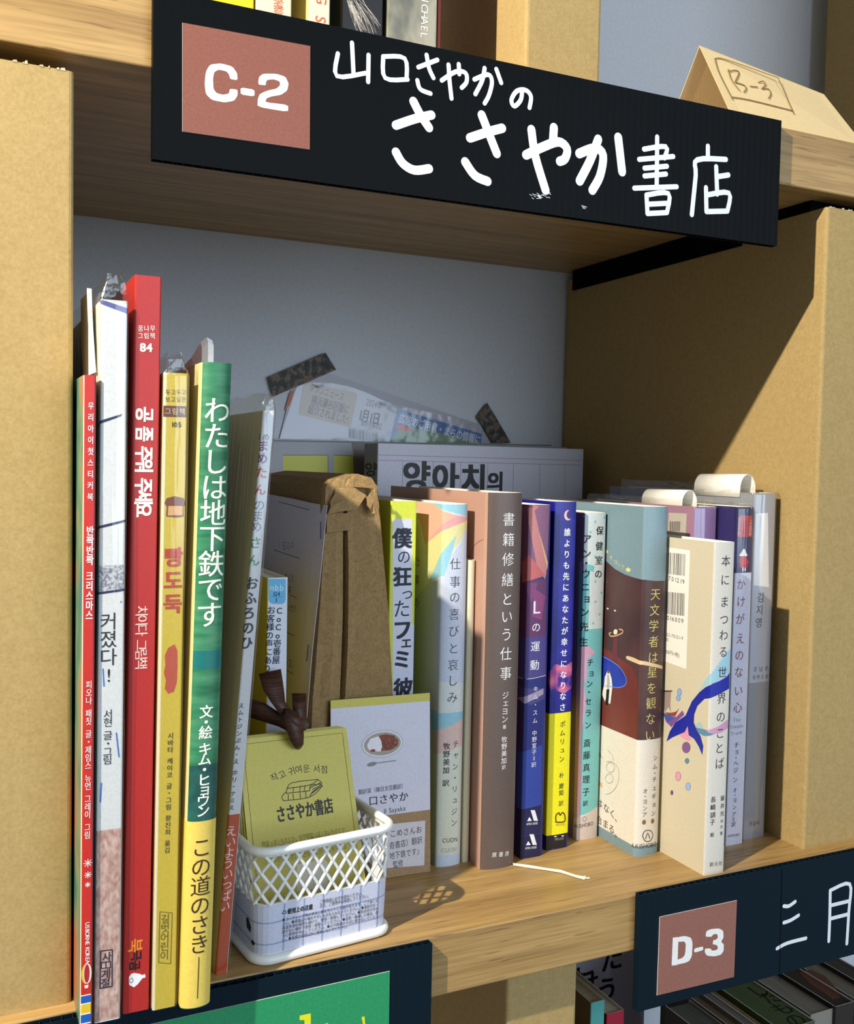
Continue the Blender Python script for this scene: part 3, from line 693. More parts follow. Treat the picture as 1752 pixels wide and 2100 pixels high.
b.v('길벗어린이', Z5(782, 1245), Z5(775, 1525), 3.6, (110, 96, 30), part='small_lettering')
b.sleeve(top=9, peak=.6, seed=5, gap=.5).done()

GRN = noisy('green_painted_print', [(0.30, (30, 100, 66)), (0.5, (46, 122, 84)), (0.68, (70, 136, 98))], (60, 60, 300), 0.5, 3)
DKG = noisy('deep_teal_print', [(0.3, (18, 66, 66)), (0.7, (34, 96, 84))], (200, 200, 200), 0.5, 3)
b = Book('picture_book', 'green picture book with white Japanese title and a yellow belly band', 79.6, 91.2, -17.2, 215, 252.5, dx=6.2, bulge=3.2, cov=GRN, left=(206, 192, 132), group=GP, t=0.6)
s = b.s; L = s.c[s.i1]
b.area(-3, 1.6, 40, 252.4, (226, 210, 146), off=.05)
b.area(1.6, L-.2, s.at(Z4(1090, 1950))[1]-28, s.at(Z4(1090, 1935))[1], DKG).area(1.6, L-.2, s.at(Z4(1100, 1200))[1], s.at(Z4(1100, 1060))[1], (26, 110, 106))
b.v('わたしは地下鉄です', Z3(1183, 1125), Z4(1120, 785), 9.9, (244, 244, 226), .012)
b.v('文・絵 キム・ヒョウン', Z4(1095, 1527), Z5(1068, 420), 5.0, (240, 244, 230), .02, part='small_lettering')
b.obi(0.3, s.at(Z5(1065, 500))[1], (226, 198, 92))
b.v('この道のさき', Z5(1058, 700), Z5(1040, 1440), 7.6, (66, 44, 20), .0, part='band_lettering', off=.55).line([[Z5(1036, 1540), Z5(1024, 1850)]], 3, (80, 60, 20), 'band_lettering', .55, mm=.35)
b.done()
m = MB(); pth = [(86.5, 32), (88.6, 14), (90.6, 6.5), (92.6, 4.6), (94.9, 5.2), (95.6, 8), (94.6, 20)]; hh_ = [252, 257, 262.5, 264.5, 263.5, 262, 256]
m.sheet([[(x, y, 244) for x, y in pth], [(x, y, h-2) for (x, y), h in zip(pth, hh_)], [(x-.4, y+.8, h) for (x, y), h in zip(pth, hh_)]], flat((238, 236, 232), .6))
tag(m.build('paper_slip', solid=.2), 'folded white order slip standing out of the top of the green picture book', 'paper slip')

b = Book('picture_book', 'thin white and orange picture book in a clear sleeve leaning right beside the green book', 98.2, 103.2, 4.8, 180, 236, dx=17.5, cov=(214, 214, 216), left=(196, 192, 182), group=GP, t=0.6)
s = b.s
b.area(-1.5, 5, 0, s.at(Z5(1290, 450))[1], (184, 78, 38))
PUR = (120, 70, 120)
b.h('まめ', Z3(1495, 1325), Z3(1582, 1330), 3.2, (60, 50, 70)).v('まめ', Z3(1528, 1395), Z3(1520, 1490), 4.6, PUR, .02).v('たん', Z3(1515, 1600), Z3(1505, 1730), 4.8, (190, 50, 44), .02)
b.v('のまめ', Z3(1498, 1850), Z4(1475, 110), 4.6, (90, 96, 110)).v('さん', Z4(1470, 235), Z4(1455, 370), 4.8, (90, 140, 96), .03).v('おふろのひ', Z4(1440, 545), Z4(1398, 1000), 5.2, (44, 52, 66), .035)
b.v('えムトジンぷん・え ホリ・ナミえ', Z4(1362, 1480), Z5(1288, 395), 2.2, (50, 60, 90), .02, part='small_lettering')
b.v('えいよういっぱい', Z5(1283, 575), Z5(1232, 1150), 4.6, (236, 214, 206), .01, part='small_lettering')
b.sleeve(top=9, peak=.5, seed=9, gap=.6).done()

# ------------------------------------------------------------------ behind and beside the basket
b = Book('pocket_book', 'small yellow and white pocket book with a light blue tag behind the brown ribbon', 135.2, 145.4, 62, 100, 159.3, cov=(214, 218, 230), left=(208, 180, 30), group='pocket books', t=.4)
s = b.s
b.poly([Z6(332, 318), Z6(332, 480), Z6(345, 500), Z6(365, 506), Z6(435, 506), Z6(452, 495), Z6(460, 470), Z6(462, 318)], (96, 176, 216))
b.area(0, .8, 0, 159, (216, 190, 40))
b.h('nbb', Z6(340, 380), Z6(450, 384), 4.2, (236, 242, 246), -.005).h('G4', Z6(366, 430), Z6(420, 430), 2.6, (24, 60, 120), .03).h('1', Z6(378, 475), Z6(398, 475), 2.8, (24, 60, 120), .03).line([[Z6(350, 450), Z6(440, 452)]], 1, (40, 90, 150), mm=.15)
b.v('CoCo壱番屋', Z6(414, 555), Z6(388, 925), 3.7, (22, 34, 60), .02).v('お客様の声にあり', Z6(352, 552), Z6(322, 990), 3.7, (22, 34, 60), .02, part='small_lettering')
b.done()

# brown paper bag
YB = 77
rt = thing('paper_bag', 'brown paper bag with crumpled top and a stapled note, between the books', 'paper bag', (185, 120, 0))
rnd = random.Random(4)
tl = ony((668, 1000), YB); trr = ony((778, 1010), YB); mr = ony((797, 1250), YB); br = ony((806, 1440), YB); bl = ony((640, 1460), YB); ml = ony((660, 1200), YB)
def lerp(a, b, t): return a+(b-a)*t
rows = []
nz_ = 15
for i in range(nz_+1):
    f = i/nz_; z_ = 203*f
    xl = np.interp(z_, [0, bl[2], ml[2], tl[2]], [bl[0]-.5, bl[0], ml[0], tl[0]]); xr = np.interp(z_, [0, br[2], mr[2], trr[2]], [br[0]+.5, br[0], mr[0], trr[0]-1])
    row = [(xl-4*(1-f)-.5, YB+122, z_), (xl-3.5*(1-f)+rnd.uniform(-.8, .8)*.5, YB+70, z_), (xl-2.5*(1-f)-.3, YB+22, z_), (xl-1.0, YB+3, z_)]
    g = min(1.0, max(0.0, (z_-68)/45))*(1.0 if z_ < 175 else max(0.1, (203-z_)/28))
    for u in (0, .08, .2, .33, .36, .39, .5, .62, .78, .9, 1):
        y = YB-1.2*math.sin(u*math.pi)*(1 if z_ > 100 else 0)+rnd.uniform(-.35, .35)
        if u in (.33,): y += 1.0*g
        if u == .36: y += 5.5*g
        if u == .39: y -= 1.2*g
        if .2 <= u < .33: y -= 1.0*g
        if z_ < 60 and .2 < u < .8: y += 2.5*math.sin(z_*.25)+1
        row.append((lerp(xl, xr, u), y, z_))
    row += [(xr+.3, YB+4, z_), (xr+.2, YB+60, z_), (xr-1, YB+122, z_)]
    rows.append(row)
m = MB(); m.sheet(rows, KRAFT)
top = rows[-1]; n = len(top); cap = [(lerp(186, p[0], .75), p[1]+1, 207+rnd.uniform(-.6, .8)) for p in top]; cap2 = [(186+rnd.uniform(-2, 2), p[1]+3, 209.5) for p in top]
m.sheet([top, cap, cap2], KRAFT)
m.build('bag_body', rt)
def crumple(name, px, ys, thick=.35):
    m = MB(); c = np.mean([ony(p, y) for p, y in zip(px, ys)], axis=0); c[1] -= .8; v = [ony(p, y) for p, y in zip(px, ys)]
    vs = [c]; fs = []
    n = len(v)
    for i, q in enumerate(v):
        vs.append(q); vs.append((np.array(q)+v[(i+1) % n])/2+np.array([0, rnd.uniform(-1.2, .2), 0])+(c-q)*.05)
    k = 2*n
    for i in range(k): fs.append((0, 1+i, 1+(i+1) % k))
    m.add(vs, fs, KRAFT); return m.build(name, rt, solid=thick)
crumple('folded_flap', [ZG(565, 195), ZG(700, 178), ZG(808, 250), ZG(735, 362), ZG(505, 400), ZG(525, 300)], [76, 74.5, 73, 72.5, 73, 75])
crumple('top_fold', [ZG(440, 140), ZG(600, 112), ZG(775, 132), ZG(870, 185), ZG(860, 198), ZG(820, 192), ZG(700, 182), ZG(560, 200)], [98, 95, 85, 75, 72, 72, 74, 77])
crumple('curled_corner', [ZG(865, 180), ZG(885, 200), ZG(905, 350), ZG(895, 400), ZG(850, 395), ZG(812, 330), ZG(808, 270)], [73, 72, 71, 71, 72, 71, 72])
m = MB(); m.slab([ony(ZG(498, 545), 74.8), ony(ZG(672, 525), 74), ony(ZG(664, 392), 73.6), ony(ZG(498, 392), 74.4)], .3, KRAFT, nrm=(0, -1, 0)); m.build('paper_patch', rt)
# note stapled to the bag side
m = MB(); NP = flat((218, 212, 226), .6); rows = []
for i in range(9):
    f = i/8; z_ = 76+118*f
    xs = np.interp(z_, [76, 120, 160, 194], [158.5, 161.5, 165.5, 168.3])
    rows.append([(xs-3.2+.8*(1-f), 166, z_+2), (xs-2.0-.6*math.sin(f*3), 120, z_+1), (xs-1.4, 92, z_), (xs-.6, 84, z_-.2), (xs+1.0, 74.5, z_-.5)])
m.sheet(rows, NP); nt_ = m.build('price_note', rt, solid=.2); nt_['label'] = 'lavender-white handwritten price note stapled on'; nt_['_b'] = rt['_b']
pn = Plane((157.0-1.6+.2, 160, 100), (159.4-1.6, 84, 100), (157+6.3-1.6, 160, 190))
pn.N = np.cross(pn.U, pn.V); 
if pn.N[0] > 0: pn.N = -pn.N
m = MB(); INK = flat((60, 50, 84), .6)
def nat(p): h = hit(p, pn.O, pn.N)-pn.O; return (h @ pn.U, h @ pn.V)
pn.at = nat
strokes(m, pn, [[ZG(108, 645), ZG(112, 650)], [ZG(152, 600), ZG(150, 665)], [ZG(205, 620), ZG(185, 622), ZG(180, 645), ZG(198, 650), ZG(200, 668), ZG(182, 675)], [ZG(222, 625), ZG(215, 645), ZG(222, 668), ZG(232, 648), ZG(222, 625)], [ZG(252, 615), ZG(246, 640), ZG(253, 662), ZG(264, 638), ZG(252, 615)],
    [ZG(110, 680), ZG(315, 748)], [ZG(145, 303), ZG(390, 368)], [ZG(235, 1030), ZG(290, 1055)], [ZG(155, 1300), ZG(272, 1352)], [ZG(195, 1610), ZG(260, 1650)], [ZG(190, 1510), ZG(170, 1530), ZG(172, 1580), ZG(190, 1590)], [ZG(205, 1555), ZG(220, 1558)], [ZG(228, 1545), ZG(245, 1545), ZG(246, 1560), ZG(230, 1590), ZG(255, 1592)]], 2.2, INK, off=4.75, mm=.35)
vt = [('冊入り', ZG(190, 900), ZG(268, 905)), ('福袋', ZG(180, 985), ZG(250, 995)), ('エッセイ', ZG(195, 1120), ZG(285, 1140))]
for t_, a, c_ in vt: htext(m, pn, t_, a, c_, 4.6, INK, off=4.75)
m.build('note_handwriting', nt_)
m = MB(); m.tube([ony(ZG(452, 455), 73.6), ony(ZG(450, 595), 73.6)], .3, flat((60, 62, 90), .3)); m.tube([ony(ZG(355, 1420), 75), ony(ZG(340, 1550), 75.6)], .3, flat((60, 62, 90), .3)); m.build('staple', nt_)

# ------------------------------------------------------------------ novels
GN = 'novels and essays standing in the middle and right of the main board'
b = Book('paperback', 'fluorescent yellow-green paperback with heavy black brush title, right of the paper bag', 207.3, 222.4, 82, 128, 195.5, cov=(206, 214, 48), left=(206, 214, 60), group=GN)
s = b.s; PA = (206, 208, 226)
b.poly([ZA(97, 2100), ZA(98, 358), ZA(250, 358), ZA(250, 1185), ZA(272, 1185), ZA(272, 2100)][::-1], PA)
INKB = (18, 22, 42)
b.v('僕', ZA(172, 510), ZA(172, 510), 10.2, INKB, .05).v('の', ZA(185, 655), ZA(185, 655), 7.5, INKB, .0).v('狂', ZA(172, 810), ZA(172, 810), 10.0, INKB, .05).v('っ', ZA(202, 945), ZA(202, 945), 7.5, INKB).v('た', ZA(168, 1060), ZA(168, 1060), 9.5, INKB, .0).v('フ', ZA(172, 1225), ZA(172, 1225), 10.5, INKB, .05).v('ェ', ZA(195, 1325), ZA(195, 1325), 7, INKB, .03).v('ミ', ZA(170, 1455), ZA(170, 1455), 10, INKB, .05).v('彼女', ZB(180, 120), ZB(180, 290), 10.5, INKB, .05)
b.done()
b = Book('hardcover_novel', 'pale pastel polygon-patterned novel with thin Japanese title, second from the yellow-green paperback', 232.3, 247.3, 68.8, 130, 194.5, bulge=3.0, cov=(216, 220, 216), left=(208, 210, 196), group=GN, rough=.25)
s = b.s
P1, P2, P3, P4, P5, P6 = (226, 176, 152), (220, 214, 150), (150, 200, 216), (222, 160, 160), (196, 206, 226), (206, 212, 190)
for q, c, o in (([ZA(300, 225), ZA(692, 245), ZA(690, 350), ZA(430, 240)], P3, .08), ([ZA(290, 225), ZA(440, 245), ZA(600, 330), ZA(375, 560), ZA(330, 360)], P1, .1), ([ZA(600, 330), ZA(690, 350), ZA(560, 420), ZA(375, 560)], P4, .12), ([ZA(560, 420), ZA(690, 350), ZA(600, 560), ZA(410, 830), ZA(375, 560)], P2, .14),
    ([ZA(600, 480), ZA(500, 800), ZA(410, 840)], P3, .16), ([ZA(280, 380), ZA(345, 355), ZA(410, 850), ZA(285, 1000)], (222, 222, 190), .09),
    ([ZA(430, 900), ZA(620, 560), ZA(690, 360), ZA(665, 1630), ZA(470, 1630)], (198, 206, 222), .07),
    ([ZB(410, 290), ZB(650, 290), ZB(645, 350), ZB(470, 440), ZB(430, 460)], P3, .12), ([ZB(470, 440), ZB(645, 350), ZB(640, 560), ZB(440, 640), ZB(440, 460)], (220, 190, 180), .14), ([ZB(410, 600), ZB(640, 560), ZB(620, 1400), ZB(410, 1400)], (214, 218, 200), .09), ([ZB(410, 1400), ZB(620, 1400), ZB(618, 1480), ZB(410, 1490)], (200, 208, 224), .09)):
    b.poly(q[::-1], c, off=o)
CI = (58, 58, 62)
for ch, p in zip('仕事の喜びと哀しみ', (ZA(588, 710), ZA(585, 850), ZA(583, 970), ZA(579, 1105), ZA(575, 1235), ZA(573, 1370), ZA(570, 1500), ZB(566, 60), ZB(564, 190))): b.v(ch, p, p, 6.0, CI, -.008)
for ch, p in zip('仕事の', (ZA(312, 695), ZA(307, 840), ZA(302, 1018))): b.v(ch, p, p, 5.6, (96, 96, 84), -.008, side='L', sx=1.3)  # grey repeat of the title, painted as its reflection in clear wrap
b.v('牧野美加 訳', ZB(520, 572), ZB(512, 860), 3.5, CI, .02, part='small_lettering').v('チャン・リュジン', ZB(590, 555), ZB(576, 1170), 3.7, CI, .0, part='small_lettering')
b.h('CUON', ZB(485, 1308), ZB(603, 1296), 3.4, CI, part='publisher_mark').h('CUON', ZB(475, 1386), ZB(597, 1372), 3.4, (170, 172, 164), part='publisher_mark')  # second, fainter CUON is a painted reflection of the first
b.done()
b = Book('booklet', 'thin cream booklet tucked between the pastel novel and the brown book', 248.3, 252.2, 70, 100, 164.5, cov=(224, 220, 190), group=GN, t=.3, inset=.5, bulge=1.2)
b.done()
b = Book('hardcover_book', 'thick grey-brown book with white title and pink cover side, tallest in the middle', 253.0, 273.2, 55.6, 133, 201, bulge=3.2, cov=(96, 82, 76), left=(190, 148, 130), group=GN, t=.6, inset=2.5)
s = b.s
arc = []
b.area(-3.2, 0.2, 0, 201, (198, 156, 138), off=.04)
for k in range(13):
    a = math.pi*(0.5+k/12*1.0); arc.append((-10+0-24*0-9*math.cos(a)*0, 0))
b.line([[ZA(832, 525), ZA(790, 545), ZA(750, 590), ZA(720, 670)], [ZA(745, 1200), ZA(775, 1320), ZA(765, 1480), ZA(745, 1560)]], 2, (150, 104, 88), mm=.4)
BW = (236, 234, 232)
for ch, p in zip('書籍修繕という仕事', (ZA(1006, 362), ZA(1004, 520), ZA(1001, 675), ZA(996, 835), ZA(992, 985), ZA(990, 1122), ZA(988, 1262), ZA(983, 1412), ZA(982, 1565))): b.v(ch, p, p, 6.9, BW, -.003)
b.v('ジェヨン', ZB(978, 175), ZB(972, 362), 3.9, BW, .005, part='small_lettering').v('著', ZB(970, 422), ZB(970, 422), 2.2, BW, part='small_lettering').v('牧野美加', ZB(970, 520), ZB(966, 685), 3.3, BW, .005, part='small_lettering').v('訳', ZB(965, 736), ZB(965, 736), 2.4, BW, part='small_lettering').h('原書房', ZB(865, 1422), ZB(1012, 1406), 2.9, BW, part='publisher_mark')
b.done()
m = MB(); pts = [onz(p, .8) for p in ((1052, 1771), (1085, 1776), (1120, 1781), (1150, 1786), (1180, 1795), (1196, 1799))]; RC = flat((236, 228, 208), .7)
rows = []
for i, p in enumerate(pts):
    wd = 1.3+(.8 if i > 3 else 0)+.2*(i % 2); rows.append([(p[0]-.3, p[1]-wd, .35), (p[0], p[1], 1.0+.3*(i % 2)), (p[0]+.3, p[1]+wd, .35)])
m.sheet(rows, RC)
for k in range(8):
    a = pts[-1]; m.tube([(a[0]-1, a[1]+random.uniform(-1, 1), .7), (a[0]+random.uniform(1.5, 3.5), a[1]+random.uniform(-2.2, 1.6), .5)], .18, RC, 4)
tag(m.build('bookmark_ribbon', solid=.2), 'cream bookmark ribbon with frayed end lying on the board before the brown book', 'ribbon')

b = Book('paperback', 'dark purple and navy faceted paperback with two white house marks, right of the grey-brown book', 280.0, 294.0, 61.8, 128, 194.4, cov=(40, 46, 112), left=(60, 38, 96), group=GN, rough=.3, bulge=1.0)
for q, c, o in (([ZA(1115, 250), ZA(1325, 250), ZA(1300, 800), ZA(1110, 800)], (128, 84, 116), .05), ([ZA(1160, 270), ZA(1200, 270), ZA(1300, 740), ZA(1290, 830), ZA(1230, 760), ZA(1165, 420)], (190, 120, 120), .07), ([ZA(1190, 250), ZA(1245, 262), ZA(1200, 300)], (196, 110, 110), .09), ([ZA(1235, 440), ZA(1310, 700), ZA(1305, 760)], (206, 166, 120), .1), ([ZA(1120, 700), ZA(1160, 640), ZA(1290, 800), ZA(1120, 860)], (186, 96, 96), .11),
             ([ZA(1110, 830), ZA(1300, 830), ZA(1292, 1280), ZA(1100, 1280)], (92, 46, 92), .05), ([ZA(1140, 850), ZA(1230, 860), ZA(1180, 1010)], (120, 60, 110), .08), ([ZA(1200, 900), ZA(1290, 960), ZA(1260, 1150), ZA(1190, 1120)], (130, 60, 110), .09), ([ZA(1100, 1280), ZA(1292, 1270), ZA(1290, 1580), ZA(1095, 1600)], (70, 60, 126), .07),
             ([ZB(1095, 100), ZB(1285, 120), ZB(1285, 200), ZB(1180, 250), ZB(1095, 200)], (66, 60, 120), .06), ([ZB(1085, 200), ZB(1275, 120), ZB(1275, 165), ZB(1130, 240)], (150, 140, 170), .08), ([ZB(1080, 620), ZB(1265, 560), ZB(1258, 1030), ZB(1075, 1055)], (46, 66, 150), .05), ([ZB(1075, 1055), ZB(1255, 1030), ZB(1252, 1250), ZB(1068, 1255)], (28, 30, 74), .07), ([ZB(1066, 1258), ZB(1252, 1255), ZB(1250, 1430), ZB(1066, 1440)], (26, 26, 66), .07)):
    b.poly(q[::-1], c, off=o)
LW = (226, 222, 230)
for ch, p, sz in (('L', ZA(1225, 1045), 9.0), ('の', ZA(1218, 1205), 5.2), ('運', ZA(1212, 1355), 5.4), ('動', ZA(1207, 1500), 5.4)): b.v(ch, p, p, sz, LW, .012)
b.line([[ZA(1090, 1598), ZA(1180, 1606), ZA(1292, 1580)]], 2, LW, mm=.25)
b.v('キム・スム', ZB(1215, 125), ZB(1209, 372), 3.0, LW, part='small_lettering').v('中野宣子＝訳', ZB(1205, 470), ZB(1199, 716), 2.9, LW, part='small_lettering')
for dx_, dy_ in ((0, 0), (-9, 188)):
    b.poly([ZB(1175+dx_, 1072+dy_), ZB(1208+dx_, 1072+dy_), ZB(1232+dx_, 1155+dy_), ZB(1200+dx_, 1155+dy_)][::-1], (232, 232, 240), 'publisher_mark', .2).poly([ZB(1165+dx_, 1125+dy_), ZB(1185+dx_, 1155+dy_), ZB(1148+dx_, 1158+dy_)], (232, 232, 240), 'publisher_mark', .2)
    b.h('ASTRA HOUSE', ZB(1142+dx_, 1180+dy_), ZB(1230+dx_, 1172+dy_), 1.7, (220, 220, 228), .02, part='publisher_mark')
b.done()
BLUEG = noisy('deep_blue_night_print', [(0.45, (22, 26, 128)), (0.62, (36, 34, 148))], (60, 60, 60), 0.35, 3)
b = Book('paperback', 'bright blue paperback with a pink crescent moon and a yellow belly band', 299.4, 313.8, 66.8, 128, 196, cov=BLUEG, left=BLUEG, group=GN, rough=.3, bulge=.8)
c = b.s.at(ZA(1468, 330)); mo = [(c[0]+2.6*math.cos(t), c[1]+2.9*math.sin(t)) for t in [math.radians(q) for q in range(90, 315, 15)]]+[(c[0]+1.1+2.1*math.cos(t), c[1]+.3+2.4*math.sin(t)) for t in [math.radians(q) for q in range(300, 95, -15)]]
b.poly(mo, (236, 190, 180), raw=True, off=.15)
b.poly([ZB(1320, 60), ZB(1325, 0), ZB(1370, -70), ZB(1440, -50), ZB(1498, -90), ZB(1498, 100), ZB(1440, 160), ZB(1380, 140), ZB(1340, 150)], noisy('pink_cloud_print', [(.4, (40, 34, 140)), (.55, (190, 80, 140)), (.7, (214, 120, 150))], (130, 130, 130), .4), off=.08)
for k in range(26): b.el((random.uniform(.5, 13.5), random.uniform(100, 190)), .12, .12, (200, 210, 240), off=.1, n=6)
b.v('誰よりも先にあなたが幸せになりなさ', ZA(1462, 463), ZB(1424, 268), 4.1, (240, 240, 244), .025)
zt = b.s.at(ZB(1410, 312))[1]; zb_ = b.s.at(ZB(1380, 1262))[1]
b.area(0, 14.2, .3, zb_, (26, 20, 22), off=.07)
b.obi(zb_, zt, (236, 226, 20))
b.v('ポムリュン', ZB(1425, 400), ZB(1417, 672), 3.5, (50, 60, 20), .01, part='band_lettering', off=.5).v('朴 慶姫 訳', ZB(1416, 800), ZB(1412, 1018), 3.1, (50, 60, 20), .01, part='band_lettering', off=.5)
b.line([[ZB(1372, 1165), ZB(1372, 1115), ZB(1395, 1092), ZB(1405, 1112), ZB(1422, 1090), ZB(1440, 1110), ZB(1438, 1160), ZB(1372, 1165)]], 3, (70, 34, 20), 'publisher_mark', .5, mm=.7)
b.h('マガジンハウス', ZB(1370, 1186), ZB(1440, 1182), 1.6, (70, 34, 20), part='publisher_mark', off=.5).h('マガジンハウス', ZB(1362, 1300), ZB(1432, 1292), 1.6, (214, 210, 214), part='publisher_mark').line([[ZB(1362, 1278), ZB(1432, 1272)]], 2, (225, 222, 226), 'publisher_mark', mm=.6)
b.done()
TEALD = noisy('pink_teal_print', [(0.40, (206, 164, 184)), (0.5, (196, 178, 196)), (0.60, (130, 190, 192))], (55, 55, 40), 0.4, 2)
b = Book('paperback', 'pink and turquoise dotted paperback with two columns of black title, right of the blue paperback', 324.0, 338.4, 73, 128, 189.5, cov=(216, 222, 218), left=(140, 118, 140), group=GN, rough=.3, bulge=.8)
TQ = (122, 194, 194)
for q, c, o in (([ZC(100, 1120), ZC(265, 1115), ZD(238, 950), ZD(130, 1020), ZD(70, 1020)], TQ, .05), ([ZC(110, 640), ZC(175, 660), ZC(165, 1115), ZC(100, 1115)], TQ, .06), ([ZC(125, 610), ZC(150, 680), ZC(120, 740)], (214, 150, 190), .08), ([ZC(165, 655), ZC(210, 670), ZC(200, 710), ZC(160, 700)], TQ, .07),
             ([ZC(102, 1250), ZC(165, 1240), ZC(215, 1290), ZC(160, 1340), ZC(150, 1507), ZD(130, 60), ZD(150, 200), ZD(110, 500), ZD(120, 760), ZD(100, 1040), ZD(72, 1040), ZD(90, 0)], (214, 168, 188), .09), ([ZD(70, 1040), ZD(130, 1030), ZD(222, 960), ZD(222, 1190), ZD(62, 1215)], (212, 198, 190), .1)):
    b.poly(q[::-1], c, off=o)
for x, y in ((215, 350), (280, 320), (180, 425), (215, 600), (215, 780), (258, 860), (165, 850), (215, 925), (245, 1015), (200, 1080), (165, 1015), (140, 310)):
    b.el(b.s.at(ZC(x, y)), .75, .8, (130, 200, 206), off=.09, n=12)
HK = (24, 26, 30)
for ch, p in zip('保健室の', (ZC(247, 415), ZC(243, 525), ZC(240, 628), ZC(236, 725))): b.v(ch, p, p, 4.9, HK, .015)
for ch, p in zip('アン・ウニョン先生', (ZC(155, 475), ZC(152, 580), ZC(150, 648), ZC(147, 725), ZC(143, 820), ZC(148, 905), ZC(138, 1000), ZC(133, 1105), ZC(130, 1215))): b.v(ch, p, p, 5.2, HK, .02)
for ch, p in zip('チョン・セラン', (ZC(178, 1362), ZC(182, 1440), ZD(172, 78), ZD(168, 138), ZD(163, 205), ZD(163, 288), ZD(160, 375))): b.v(ch, p, p, 4.3, HK, .012, part='small_lettering')
for ch, p in zip('斎藤真理子訳', (ZD(155, 505), ZD(152, 592), ZD(150, 680), ZD(148, 765), ZD(147, 855), ZD(142, 937))): b.v(ch, p, p, 4.6 if ch != '訳' else 3.2, HK, .012, part='small_lettering')
b.h('AKISHOBO', ZD(72, 1098), ZD(200, 1078), 3.1, (60, 54, 60), part='publisher_mark').line([[ZD(125, 1050), ZD(133, 1036), ZD(148, 1036), ZD(153, 1050), ZD(143, 1064), ZD(130, 1064), ZD(125, 1050)]], 1, (60, 54, 60), 'publisher_mark', mm=.2)
b.done()

b = Book('hardcover_essay', 'grey-blue and dark brown essay book with a space scene and a white belly band', 340.2, 356.4, 39.2, 128, 194.4, cov=(126, 152, 162), left=(122, 148, 158), group=GN, t=.6, bulge=2.4)
s = b.s; DKB = noisy('night_brown_print', [(0.35, (66, 46, 48)), (0.65, (84, 58, 56))], (40, 40, 40), .4, 2)
L = s.c[s.i1]; zo = s.at(ZD(600, 480))[1]
b.poly([s.at(p) for p in (ZC(740, 772), ZC(640, 775), ZC(575, 768))]+[s.at(p, 'L') for p in (ZC(520, 757), ZC(450, 733), ZC(380, 695), ZC(330, 650), ZC(290, 615))]+[(-60, s.at(ZC(290, 615), 'L')[1]+14), (-95, 150), (-95, 30), (L-.1, 30)], DKB, off=.06, raw=True)
b.poly([s.at(p, 'L') for p in (ZC(265, 1250), ZC(330, 1280), ZC(500, 1400), ZC(540, 1507), ZD(550, 200))]+[(0, 50), (-60, 45)], noisy('rust_glow_print', [(.3, (104, 46, 40)), (.7, (124, 60, 50))], (30, 30, 30), .4), off=.08, raw=True)
b.poly([ZC(370, 1170), ZC(398, 1170), ZC(392, 1370), ZC(358, 1350)], (110, 50, 62), off=.12, side='L')
b.poly([ZU(-250, 1150), ZU(0, 1140), ZU(120, 1215), ZU(280, 1340), ZU(360, 1480), ZU(355, 1570), ZU(290, 1620), ZU(150, 1625), ZU(0, 1600), ZU(-250, 1560)], noisy('blue_glow_print', [(.3, (34, 46, 140)), (.7, (52, 72, 190))], (50, 50, 50), .4), part='planet_print', off=.14, side='L')
b.line([[ZU(-60, 1136), ZU(130, 1235), ZU(270, 1340), ZU(358, 1490), ZU(345, 1590), ZU(240, 1625), ZU(60, 1600)]], 2, (110, 140, 226), off=.16, mm=.45)
b.poly([ZU(90, 1380), ZU(115, 1385), ZU(150, 1500), ZU(160, 1620), ZU(130, 1860), ZU(105, 1855), ZU(85, 1700), ZU(55, 1830), ZU(8, 1720), ZU(40, 1600), ZU(50, 1480)], (232, 230, 222), 'figure_print', off=.18, side='L').poly([ZU(75, 1650), ZU(118, 1650), ZU(100, 1880), ZU(62, 1870)], (30, 26, 30), 'figure_print', off=.2, side='L').poly([ZU(85, 1380), ZU(118, 1378), ZU(118, 1420), ZU(90, 1425)], (120, 84, 66), 'figure_print', off=.22, side='L')
b.poly([ZU(85, 1440), ZU(110, 1440), ZU(125, 1560), ZU(115, 1650), ZU(80, 1640)], (176, 176, 172), 'figure_print', off=.21, side='L')
b.poly([ZU(355, 1185), ZU(375, 1168), ZU(470, 1195), ZU(600, 1235), ZU(720, 1265), ZU(835, 1300), ZU(835, 1345), ZU(700, 1310), ZU(560, 1285), ZU(430, 1245), ZU(365, 1215)], (222, 196, 154), off=.14)
b.line([[ZU(140, 835), ZU(112, 850), ZU(140, 885), ZU(220, 875), ZU(300, 840), ZU(310, 800), ZU(260, 785)]], 2, (214, 170, 126), off=.16, mm=.7).poly([ZU(180, 800), ZU(205, 782), ZU(235, 800), ZU(230, 850), ZU(200, 862), ZU(175, 845)], (232, 222, 190), off=.18, side='L')
for p in (ZU(70, 90), ZU(92, 487), ZU(198, 517), ZC(315, 780)): b.el(s.at(p, 'L'), 1.0, .45, (236, 226, 214), off=.16, n=10)
YC = (222, 214, 130)
for ch, p in zip('オ・ヨンア', (ZC(352, 612), ZC(372, 632), ZC(388, 645), ZC(412, 662), ZC(438, 680))): b.v(ch, p, p, 2.6, YC, .0, side='L', sx=1.2, part='small_lettering')
for p in (ZC(313, 567), ZC(475, 700)): 
    c = s.at(p, 'L'); st = [(c[0]+(2.6 if k % 2 else 1.5)*math.cos(math.pi*k/6)*1.1, c[1]+(1.6 if k % 2 else .9)*math.sin(math.pi*k/6)) for k in range(12)]; b.poly(st, YC, raw=True, off=.14)
for ch, p in zip('天文学者は星を観ない', (ZC(648, 872), ZC(642, 985), ZC(636, 1098), ZC(634, 1212), ZC(630, 1325), ZC(625, 1430), ZD(620, 110), ZD(616, 218), ZD(612, 330), ZD(608, 448))): b.v(ch, p, p, 6.4, (220, 210, 132), -.008)
